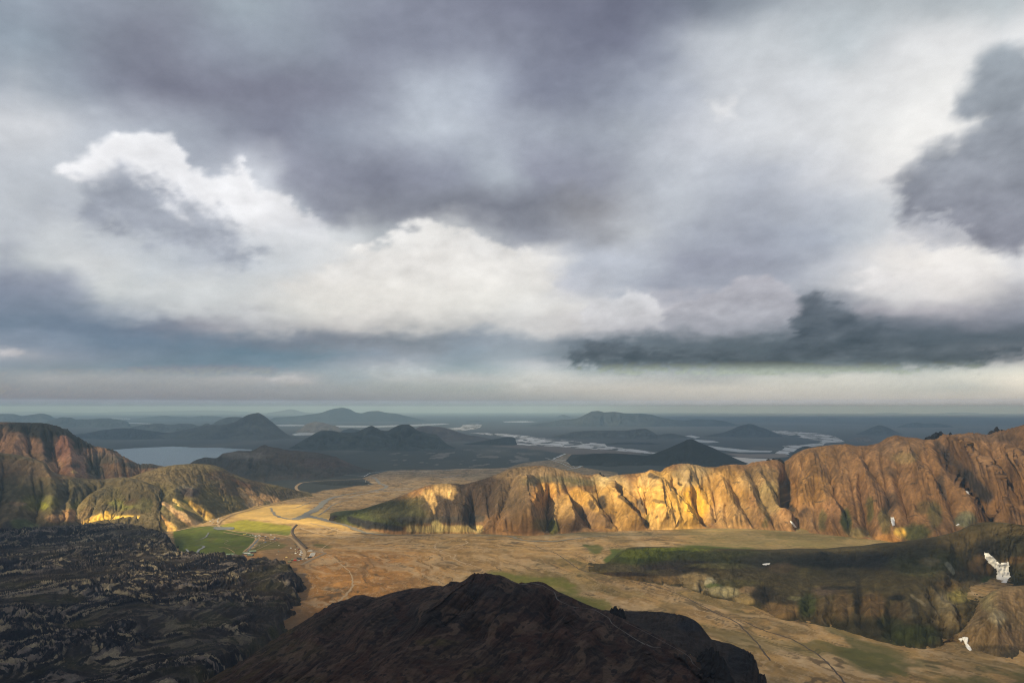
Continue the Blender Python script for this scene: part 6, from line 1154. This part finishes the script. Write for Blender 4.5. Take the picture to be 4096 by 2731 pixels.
rock('crest_rock', [spk(2400,1903,0,9,14,dist=2560), spk(2412,1908,0,10,9,dist=2560)], M_KNOB, 'small dark rocks on the crest left of the yellow face', 'rock', 10, .2)
rock('rock_islet', [spk(640,1857,0,16,6,dist=5300), spk(665,1857,0,20,7,dist=5300), spk(685,1856,0,12,5,dist=5300)], flat_mat('islet', (.12,.11,.09), .95), 'low rocky islet near the close shore of the lake', 'islet', 11, .1)
rock('rock_mound', [spk(1195,2292,0,30,10,dist=1765), spk(1215,2290,0,22,12,dist=1770), spk(1175,2288,0,20,9,dist=1765)], M_BLK, 'flat black mound on the sand beside the lava field', 'rock', 12, .1)

# ------------------------------------------------------------------ camp: huts, buses, cars, tents
CM = {}
def cmat(col, rough=.5, spec=.4):
    k = (col, rough)
    if k not in CM: CM[k] = flat_mat('paint', col, rough, noise=.05, scale=.6, spec=spec)
    return CM[k]
GLASS = flat_mat('vehicle glass', (.02, .022, .025), .12, noise=0, spec=.6); TYRE = flat_mat('tyre', (.02, .02, .02), .9); WOOD = flat_mat('stained boards', (.06, .045, .035), .85, noise=.2, scale=2)
def bmesh_obj(name, parts, mat, parent=None, bev=0):
    bm = bmesh.new()
    for f in parts: f(bm)
    if bev: bmesh.ops.bevel(bm, geom=list(bm.edges), offset=bev, segments=1, affect='EDGES', clamp_overlap=True)
    me = bpy.data.meshes.new(name); bm.to_mesh(me); bm.free(); return link(name, me, mat, parent)
def box(x0, x1, y0, y1, z0, z1, tx=0, ty=0):
    """box with its top shrunk by tx, ty"""
    def f(bm):
        v = [bm.verts.new(p) for p in ((x0,y0,z0),(x1,y0,z0),(x1,y1,z0),(x0,y1,z0),(x0+tx,y0+ty,z1),(x1-tx,y0+ty,z1),(x1-tx,y1-ty,z1),(x0+tx,y1-ty,z1))]
        for q in ((3,2,1,0),(4,5,6,7),(0,1,5,4),(1,2,6,5),(2,3,7,6),(3,0,4,7)): bm.faces.new([v[i] for i in q])
    return f
def prism_x(x0, x1, prof):
    """profile in (y,z) pushed along x"""
    def f(bm):
        a = [bm.verts.new((x0, y, z)) for y, z in prof]; b = [bm.verts.new((x1, y, z)) for y, z in prof]; n = len(prof)
        bm.faces.new(a[::-1]); bm.faces.new(b)
        for i in range(n): bm.faces.new((a[i], a[(i + 1) % n], b[(i + 1) % n], b[i]))
    return f
def prism_y(y0, y1, prof):
    def f(bm):
        a = [bm.verts.new((x, y0, z)) for x, z in prof]; b = [bm.verts.new((x, y1, z)) for x, z in prof]; n = len(prof)
        bm.faces.new(a); bm.faces.new(b[::-1])
        for i in range(n): bm.faces.new((a[i], b[i], b[(i + 1) % n], a[(i + 1) % n]))
    return f
def wheel(x, y, r, w):
    def f(bm):
        n = 10; a = [bm.verts.new((x + r * math.cos(2 * math.pi * i / n), y - w / 2, r + r * math.sin(2 * math.pi * i / n))) for i in range(n)]
        b = [bm.verts.new((v.co.x, y + w / 2, v.co.z)) for v in a]
        bm.faces.new(a[::-1]); bm.faces.new(b)
        for i in range(n): bm.faces.new((a[i], a[(i + 1) % n], b[(i + 1) % n], b[i]))
    return f
def empty(name, px, py, rz, label, cat, group=None):
    o = bpy.data.objects.new(name, None); COL.objects.link(o); w = at_height(np.array(float(px)), np.array(float(py)), 0)
    o.location = (float(w[0]), float(w[1]), float(gz(w[0], w[1]))); o.rotation_euler = (0, 0, rz); tag(o, label, cat, group); return o
def hut(px, py, L, Wd, h, rz, roof, wall, label, wins=4, flat=False, cat='hut'):
    r = empty('hut', px, py, rz, label, cat, 'green roofed huts of the camp' if roof[1] > roof[0] * 1.1 else None)
    e = .6; hp = h * .45
    bmesh_obj('wall', [prism_x(-L/2, L/2, [(-Wd/2,-1),(Wd/2,-1),(Wd/2,h),(0,h+hp),(-Wd/2,h)])], cmat(wall, .85), r)
    bmesh_obj('roof', [prism_x(-L/2-e, L/2+e, [(-Wd/2-e,h-.25),(0,h+hp+.12),(Wd/2+e,h-.25),(Wd/2+e,h),(0,h+hp+.4),(-Wd/2-e,h)])], cmat(roof, .6), r)
    for i in range(wins):
        x = -L/2 + L * (i + .7) / (wins + .4)
        f = bmesh_obj('window', [box(x-.75, x+.75, -Wd/2-.08, -Wd/2+.02, 1.0, 2.2)], cmat((.75,.75,.72), .6), r)
        bmesh_obj('pane', [box(x-.62, x+.62, -Wd/2-.12, -Wd/2-.085, 1.12, 2.08)], GLASS, f)
    bmesh_obj('door', [box(L/2-2.4, L/2-1.4, -Wd/2-.1, -Wd/2+.02, 0, 2.1)], cmat((.12,.05,.03), .7), r)
    return r
GRF = (.19, .27, .17)
hut(921, 2219, 21, 10, 3.4, math.radians(12), GRF, (.07,.055,.045), 'large green roofed hut on the left, right at the lava edge', 5)
hut(981, 2213, 14, 9, 3.6, math.radians(22), (.16,.22,.14), (.06,.05,.04), 'green roofed hut behind the long white shelter', 3)
hut(1010, 2208, 18, 10, 4.2, math.radians(24), (.24,.32,.20), (.07,.05,.04), 'tallest pale green roofed hut right of the white shelter', 4)
hut(1002, 2221, 15, 9, 3.2, math.radians(-8), (.14,.24,.18), (.06,.05,.045), 'dark green roofed hut in front of the other huts', 3)
hut(1171, 2240, 7, 5, 2.6, math.radians(10), (.16,.22,.12), (.03,.028,.025), 'small green roofed shed just left of the red truck', 1)
hut(1158, 2248, 8, 5, 2.4, math.radians(-10), (.19,.20,.10), (.04,.03,.025), 'small olive roofed shed nearest the lava', 1)
r = empty('shelter', 988, 2214, math.radians(22), 'long white roofed shelter in the middle of the huts', 'shelter')
bmesh_obj('wall', [box(-8, 8, -2.2, 2.2, -1, 2.4)], cmat((.05,.045,.04), .85), r)
bmesh_obj('roof', [prism_x(-8.6, 8.6, [(-3,2.2),(2.8,3.3),(2.8,3.5),(-3,2.45)])], cmat((.82,.82,.82), .5), r)
for k in range(3): bmesh_obj('post', [box(-8 + k * 8 - .1, -8 + k * 8 + .1, -2.9, -2.7, -1, 2.3)], WOOD, r)

def make_bus(px, py, rz, col, label, L=12.5, group='white tour buses in the bus park'):
    r = empty('bus', px, py, rz, label, 'bus', group)
    bmesh_obj('body', [prism_x(-L/2, L/2, [(-1.25,.45),(1.25,.45),(1.25,2.9),(1.05,3.25),(-1.05,3.25),(-1.25,2.9)])], cmat(col, .35), r, .05)
    for y in (-1.24, 1.24): bmesh_obj('side_window', [box(-L/2+.8, L/2-.9, y-.04, y+.04, 1.55, 2.55)], GLASS, r)
    bmesh_obj('windscreen', [box(L/2-.03, L/2+.04, -1.1, 1.1, 1.2, 2.75)], GLASS, r)
    for x in (-L * .28, L * .33):
        for y in (-1.1, 1.1): bmesh_obj('wheel', [wheel(x, y, .5, .3)], TYRE, r)
    return r
def make_car(px, py, rz, col, label, kind='car', group=None):
    r = empty('car' if kind != 'van' else 'van', px, py, rz, label, 'car' if kind != 'van' else 'van', group)
    if kind == 'van':
        L, Wd, H = 5.8, 2.1, 2.5
        bmesh_obj('body', [prism_y(-Wd/2, Wd/2, [(-L/2,.4),(L/2,.4),(L/2,1.2),(L/2-.9,1.5),(L/2-1.6,H),(-L/2,H)])], cmat(col, .35), r)
        bmesh_obj('windscreen', [prism_y(-.9, .9, [(L/2-.93,1.6),(L/2-1.5,H-.1),(L/2-1.42,H-.06),(L/2-.83,1.6)])], GLASS, r)
    else:
        L, Wd, H = 4.7, 1.9, 1.75
        bmesh_obj('body', [prism_y(-Wd/2, Wd/2, [(-L/2,.4),(L/2,.4),(L/2,.95),(L/2-1.2,1.08),(L/2-1.9,H),(-L/2+.5,H),(-L/2+.05,1.1)])], cmat(col, .35), r)
        bmesh_obj('windscreen', [prism_y(-.8, .8, [(L/2-1.18,1.15),(L/2-1.8,H-.08),(L/2-1.72,H-.04),(L/2-1.08,1.15)])], GLASS, r)
        for y in (-Wd/2, Wd/2): bmesh_obj('side_window', [box(-L/2+.7, L/2-1.9, y-.02, y+.02, 1.15, 1.6)], GLASS, r)
    for x in (-L * .3, L * .32):
        for y in (-Wd/2 + .1, Wd/2 - .1): bmesh_obj('wheel', [wheel(x, y, .36, .24)], TYRE, r)
    return r
def copy_thing(r, px, py, rz, label, group=None):
    c = r.copy(); COL.objects.link(c); w = at_height(np.array(float(px)), np.array(float(py)), 0)
    c.location = (float(w[0]), float(w[1]), float(gz(w[0], w[1]))); c.rotation_euler = (0, 0, rz); c['label'] = label
    if group: c['group'] = group
    for ch in list(r.children):
        d = ch.copy(); COL.objects.link(d); d.parent = c
    return c
Wt, Dk = (.80, .80, .80), (.035, .04, .05)
PARK = 'white tour buses in the bus park'
b0 = make_bus(1240, 2204, math.radians(6), (.82,.80,.76), 'cream bus parked alone at the top of the bus park', group=PARK)
b1 = make_bus(1252, 2213, math.radians(8), Wt, 'rearmost of the white buses parked side by side', group=PARK)
for k, (x, y) in enumerate([(1251, 2216.5), (1249, 2220), (1246.5, 2223.5)]):
    copy_thing(b1, x, y, math.radians(8), ['second white bus from the back of the side by side row', 'third white bus from the back of the side by side row', 'front white bus of the side by side row, nearest the dark trucks'][k], PARK)
make_bus(1196, 2232, math.radians(4), (.03,.035,.045), 'black roofed bus in the lower left corner of the bus park', group='dark buses and trucks of the bus park')
make_bus(1199, 2236, math.radians(6), (.10,.13,.16), 'grey blue bus right behind the red truck', 10, group='dark buses and trucks of the bus park')
make_bus(1238, 2229.5, math.radians(20), (.035,.06,.06), 'dark green truck bus in front of the white bus row', 11, group='dark buses and trucks of the bus park')
r = empty('truck', 1180, 2241, math.radians(14), 'bright red box truck by the small sheds', 'truck')
bmesh_obj('cargo_box', [box(-3.6, 1.9, -1.25, 1.25, .8, 3.4)], cmat((.62,.015,.02), .4), r, .05)
bmesh_obj('cab', [prism_y(-1.15, 1.15, [(2.0,.5),(3.9,.5),(3.9,1.5),(3.4,2.5),(2.0,2.5)])], cmat((.5,.015,.02), .4), r)
bmesh_obj('windscreen', [prism_y(-1, 1, [(3.92,1.5),(3.45,2.42),(3.52,2.45),(4.0,1.5)])], GLASS, r)
for x in (-2.4, 2.9):
    for y in (-1.05, 1.05): bmesh_obj('wheel', [wheel(x, y, .5, .3)], TYRE, r)
make_bus(978, 2138.5, math.radians(14), (.75,.62,.10), 'yellow bus at the left end of the long row of cars', 9.5, group='yellow bus by the meadow road')
proto = {}
def car(px, py, rz, col, label, group, kind='car'):
    k = (col, kind)
    if k in proto: return copy_thing(proto[k], px, py, math.radians(rz), label, group)
    proto[k] = make_car(px, py, math.radians(rz), col, label, kind, group); return proto[k]
ROW = 'cars and vans in the row beside the meadow'; COLN = 'cars in the column beside the bus park'; NORTH = 'white cars in the lot below the yellow scree'; EDG = 'cars near the lower edge of the bus park'
cols = {'w': Wt, 'd': Dk, 's': (.42,.44,.46), 'b': (.05,.09,.20), 'g': (.06,.09,.08), 'r': (.16,.02,.02), 'o': (.50,.16,.03), 'p': (.70,.66,.52)}
names = {'w': 'white', 'd': 'black', 's': 'silver', 'b': 'dark blue', 'g': 'dark green', 'r': 'dark red', 'o': 'orange', 'p': 'cream'}
row = [(986,2134.5,'p','car'),(996,2138,'g','car'),(1001,2140,'w','car'),(1011,2140,'s','van'),(1018,2143.5,'w','car'),(1025,2141,'w','car'),(1023,2147,'w','van'),(1031,2145.5,'w','car'),(1034.5,2142,'p','car'),(1038,2143,'w','van'),(1042,2145.5,'w','car'),(1047,2146,'g','car'),(1052,2146,'d','van'),(1063,2146,'w','van'),(1061,2149.5,'d','car'),(1084,2140,'w','van'),(1037,2151,'w','car'),(1060.5,2154.5,'b','car'),(1065,2156.5,'d','car'),(1072,2149,'d','car'),(1074,2155.5,'d','van'),(1082,2156,'p','car'),(1087,2156.5,'w','car'),(1092,2157,'w','car'),(1099,2150,'w','van'),(1099.5,2158,'b','van'),(1104.5,2151.5,'d','car'),(1111,2153,'d','car'),(1116,2153,'b','car'),(1106,2158.5,'o','van'),(1153,2158,'d','car')]
ordw = ['first','second','third','fourth','fifth','sixth','seventh','eighth','ninth','tenth','eleventh','twelfth','thirteenth','fourteenth','fifteenth']
rnd = random.Random(4)
def ordinals(lst, tail, group, rzf):
    n = {}; srt = sorted(range(len(lst)), key=lambda i: lst[i][0])
    tot = {}
    for i in srt: tot[(lst[i][2], lst[i][3])] = tot.get((lst[i][2], lst[i][3]), 0) + 1
    for i in srt:
        x, y, c, k = lst[i]; q = (c, k); n[q] = n.get(q, 0) + 1
        lab = ('only ' if tot[q] == 1 else ordw[n[q] - 1] + ' ') + names[c] + ' ' + k + (' ' if tot[q] == 1 else ' from the left ') + tail
        car(x, y, rzf(), cols[c], lab, group, k)
ordinals(row, 'in the long row beside the meadow', ROW, lambda: 15 + rnd.uniform(-25, 25))
ordinals([(841,2084,'w','van'),(845,2082.5,'w','car'),(852,2077,'w','van'),(854.5,2073,'w','car'),(849.5,2090,'w','car'),(854.5,2088,'p','car'),(875,2073.5,'w','van'),(873.5,2076,'w','car'),(871,2079,'p','van'),(872.5,2082.5,'w','car'),(870.5,2085.5,'w','van'),(873.8,2088,'w','van'),(865,2091,'r','car'),(871,2089,'p','car')], 'in the lot at the foot of the yellow scree', NORTH, lambda: 40 + rnd.uniform(-20, 20))
ordinals([(1182,2178,'g','van'),(1186,2184,'d','car'),(1190,2188,'d','car'),(1192.5,2189.5,'p','car'),(1197,2195.5,'r','van'),(1202,2200,'p','van'),(1205,2206,'w','van'),(1208,2206.5,'s','car'),(1204,2210.5,'w','van'),(1209,2211.5,'w','car'),(1200,2217,'w','van'),(1203,2220,'s','van'),(1206,2219,'w','car')], 'in the column left of the bus park', COLN, lambda: 5 + rnd.uniform(-20, 20))
ordinals([(1192,2239,'s','car'),(1196,2240,'w','car'),(1203,2240,'o','car'),(1210,2237,'w','car'),(1225,2234,'p','van'),(1229,2234,'w','car'),(1245,2226.5,'g','car'),(1241,2225,'s','van')], 'near the lower edge of the bus park', EDG, lambda: 15 + rnd.uniform(-15, 15))
# tents
def tent(px, py, s, col, label, kind):
    if kind == 'dome':
        r = empty('tent', px, py, rnd.uniform(0, 3), label, 'tent', 'small tents pitched on the camp ground')
        def f(bm):
            bmesh.ops.create_uvsphere(bm, u_segments=12, v_segments=8, radius=1)
            for v in bm.verts: v.co = Vector((v.co.x * s, v.co.y * s * .75, max(v.co.z, -.1) * s * .65))
        bmesh_obj('fly_sheet', [f], cmat(col, .7), r)
        bmesh_obj('porch', [prism_x(-.25 * s, .25 * s, [(-s*1.0,0),(-s*.3,0),(-s*.3,s*.5)])], cmat(tuple(c * .6 for c in col), .7), r)
    else:
        r = empty('tent', px, py, rnd.uniform(-.5, .5), label, 'tent', 'large tents on the camp ground')
        def f(bm):
            base = [bm.verts.new((s * math.cos(a), s * .8 * math.sin(a), 0)) for a in [k * math.pi / 3 for k in range(6)]]; rim = [bm.verts.new((v.co.x * .92, v.co.y * .92, s * .28)) for v in base]; top = bm.verts.new((0, 0, s * .95))
            for k in range(6):
                bm.faces.new((base[k], base[(k+1)%6], rim[(k+1)%6], rim[k])); bm.faces.new((rim[k], rim[(k+1)%6], top))
        bmesh_obj('canvas', [f], cmat(col, .8), r)
        bmesh_obj('entrance', [prism_x(-.18 * s, .18 * s, [(-.86 * s, 0), (-.6 * s, 0), (-.62 * s, .42 * s), (-.72 * s, .3 * s)])], cmat((.12,.11,.10), .8), r)
tent(1182, 2212, 3.6, (.80,.78,.70), 'big white pointed tent left of the column of cars', 'bell')
tent(1146, 2227.5, 3.2, (.85,.62,.22), 'yellow tent alone on the brown camp ground', 'dome')
tent(1163.5, 2190.5, 2.6, (.80,.82,.82), 'tall white tent above the middle of the camp ground', 'bell')
tent(1181, 2195, 1.9, (.82,.80,.76), 'white dome tent close to the dark red van', 'dome')
tent(1115.5, 2180, 1.8, (.84,.84,.84), 'white dome tent alone on the dark green grass', 'dome')
tent(1055, 2160.5, 2.4, (.85,.50,.22), 'orange tent below the row of cars', 'bell')
tent(1061.5, 2167, 2.6, (.10,.20,.45), 'blue tent below the row of cars', 'dome')
tent(1056, 2170, 1.5, (.75,.74,.72), 'small pale tent beside the blue tent', 'dome')
tent(1114, 2204.5, 2.0, (.05,.22,.24), 'teal tent on the camp ground beside the sandy path', 'dome')
tent(1108, 2214.5, 1.9, (.62,.45,.32), 'pale brown tent left of centre of the brown camp ground', 'bell')
tent(1182.5, 2202, 1.5, (.75,.52,.2), 'tiny yellow tent left of the cream van', 'dome')
tent(1191, 2206, 1.5, (.78,.66,.6), 'tiny pink white tent left of the white vans', 'dome')
tent(1152, 2202, 1.4, (.70,.50,.22), 'tiny yellow tent in the middle of the sandy path', 'dome')
tent(1135, 2234, 1.3, (.70,.45,.35), 'tiny pale red tent near the lava edge', 'dome')
tent(1018.5, 2180.5, 1.9, (.75,.55,.12), 'small yellow tent next to the grey ditch', 'dome')
tent(1168, 2216, 1.2, (.55,.55,.16), 'tiny olive yellow tent below the big white pointed tent', 'dome')
tent(1037, 2181, 1.6, (.55,.55,.52), 'small grey tent right of the ditch', 'dome')
tent(1082.5, 2162, 1.2, (.78,.72,.5), 'tiny cream tent below the cream cars of the row', 'dome')
# utility pole in the meadow
r = empty('utility_pole', 942, 2201, .4, 'wooden utility pole standing in the meadow', 'pole')
bmesh_obj('pole', [box(-.16, .16, -.16, .16, -1, 9, .04, .04)], WOOD, r); bmesh_obj('crossarm', [box(-1.1, 1.1, -.1, .1, 8, 8.25)], WOOD, r)

# ------------------------------------------------------------------ walkers on the black ridge: one continuous body each, clothes as shells
SKIN = cmat((.45,.28,.20), .6)
def person(px, py, over, jacket, trousers, label, face=0.0, lean=.1, step=.35, h=1.76):
    ht = hit(px, py, over)
    for dy in (2, 4, 6, 9, 12):
        if ht and ht[1] < 1000: break
        ht = hit(px, py + dy, over)
    o = bpy.data.objects.new('person', None); COL.objects.link(o); o.location = ht[0]; o.rotation_euler = (0, 0, face); tag(o, label, 'person', 'walkers on the footpath of the black ridge')
    k = h / 1.76
    J = {'pel': (0,0,.95), 'ch': (0, lean*.5, 1.25), 'nk': (0, lean*.8, 1.47), 'hd': (0, lean, 1.62), 'ht': (0, lean*.95, 1.74),
         'sl': (-.19, lean*.7, 1.41), 'el': (-.27, lean*.4, 1.13), 'wl': (-.25, lean+.16, .92), 'fl': (-.24, lean+.24, .86),
         'sr': (.19, lean*.7, 1.41), 'er': (.28, -.06, 1.14), 'wr': (.26, .08, .90), 'fr': (.25, .13, .82),
         'hl': (-.10,0,.90), 'kl': (-.11, step*.6, .50), 'al': (-.11, step*.5, .08), 'tl': (-.12, step*.5+.18, .03),
         'hr': (.10,0,.90), 'kr': (.11, -step*.2, .49), 'ar': (.11, -step*.8, .09), 'tr': (.12, -step*.8+.17, .03)}
    E = [('pel','ch'),('ch','nk'),('nk','hd'),('hd','ht'),('ch','sl'),('sl','el'),('el','wl'),('wl','fl'),('ch','sr'),('sr','er'),('er','wr'),('wr','fr'),('pel','hl'),('hl','kl'),('kl','al'),('al','tl'),('pel','hr'),('hr','kr'),('kr','ar'),('ar','tr')]
    R = dict(pel=.15, ch=.17, nk=.07, hd=.105, ht=.07, sl=.075, el=.055, wl=.04, fl=.035, sr=.075, er=.055, wr=.04, fr=.035, hl=.10, kl=.07, al=.05, tl=.04, hr=.10, kr=.07, ar=.05, tr=.04)
    def limb(bm, a, b, ra, rb, n=8):
        a = Vector(a); b = Vector(b); d = (b - a).normalized(); u = d.orthogonal().normalized(); w = d.cross(u); rr = []
        for (c, r_) in ((a - d * ra * .5, ra * .6), (a, ra), (a.lerp(b, .5), (ra + rb) / 2), (b, rb), (b + d * rb * .5, rb * .6)):
            rr.append([bm.verts.new((c + u * r_ * math.cos(2*math.pi*i/n) + w * r_ * math.sin(2*math.pi*i/n)) * k) for i in range(n)])
        for q in range(len(rr) - 1):
            for i in range(n): bm.faces.new((rr[q][i], rr[q][(i+1)%n], rr[q+1][(i+1)%n], rr[q+1][i]))
        bm.faces.new(rr[0][::-1]); bm.faces.new(rr[-1])
    # body grown as one skin over the joints
    me = bpy.data.meshes.new('body'); ks = list(J); me.from_pydata([tuple(c * k for c in J[q]) for q in ks], [(ks.index(a), ks.index(b)) for a, b in E], []); me.update()
    bo = link('body', me, SKIN, o); md = bo.modifiers.new('skin', 'SKIN'); sd_ = me.skin_vertices[0].data
    for i, q in enumerate(ks): sd_[i].radius = (R[q] * k, R[q] * k * (.75 if q in ('ch','pel') else 1))
    sd_[0].use_root = True
    bo.modifiers.new('smooth', 'SUBSURF').levels = 1; bo.modifiers['smooth'].render_levels = 1
    g = 1.22
    bmesh_obj('jacket', [lambda bm: limb(bm, J['pel'], J['ch'], .17*g, .19*g, 10), lambda bm: limb(bm, J['ch'], J['nk'], .19*g, .085, 10)] + [(lambda a, b: (lambda bm: limb(bm, J[a], J[b], R[a]*g, R[b]*g)))(a, b) for a, b in (('ch','sl'),('sl','el'),('el','wl'),('ch','sr'),('sr','er'),('er','wr'))], cmat(jacket, .8), o)
    bmesh_obj('trousers', [(lambda a, b: (lambda bm: limb(bm, J[a], J[b], R[a]*g, R[b]*g)))(a, b) for a, b in (('pel','hl'),('hl','kl'),('kl','al'),('pel','hr'),('hr','kr'),('kr','ar'))], cmat(trousers, .85), o)
    bmesh_obj('hair', [lambda bm: limb(bm, (0, J['hd'][1]-.03, 1.66), (0, J['ht'][1]-.02, 1.73), .115, .09)], cmat((.04,.025,.015), .8), o)
    return o
person(2139, 2332, [FORE], (.10,.02,.02), (.02,.02,.025), 'walker in a dark red jacket standing highest on the footpath', 2.6)
person(2166, 2335, [FORE], (.05,.05,.06), (.03,.03,.03), 'walker in grey at the pale trodden corner of the footpath', 1.0)
person(2176, 2341, [FORE], (.03,.05,.09), (.02,.02,.02), 'walker in dark blue just below the pale trodden corner', 2.0)
person(1933, 2301, [FORE], (.03,.03,.035), (.02,.02,.02), 'dark clad walker on top of the black summit', .4)
person(1869, 2321, [FORE], (.04,.035,.03), (.02,.02,.022), 'outer dark clad walker left of the black summit', 4.2)
person(1875, 2317, [FORE], (.05,.04,.06), (.02,.02,.022), 'inner dark clad walker left of the black summit, closer to the top', 4.0, h=1.68)
person(2762, 2622, [FORE, SH_], (.16,.12,.02), (.025,.025,.03), 'walker in a mustard jacket on the footpath at the lower right', 2.9)
person(2322, 2436, [FORE], (.10,.03,.02), (.02,.02,.02), 'walker in a rust jacket at the saddle of the footpath', 2.5)
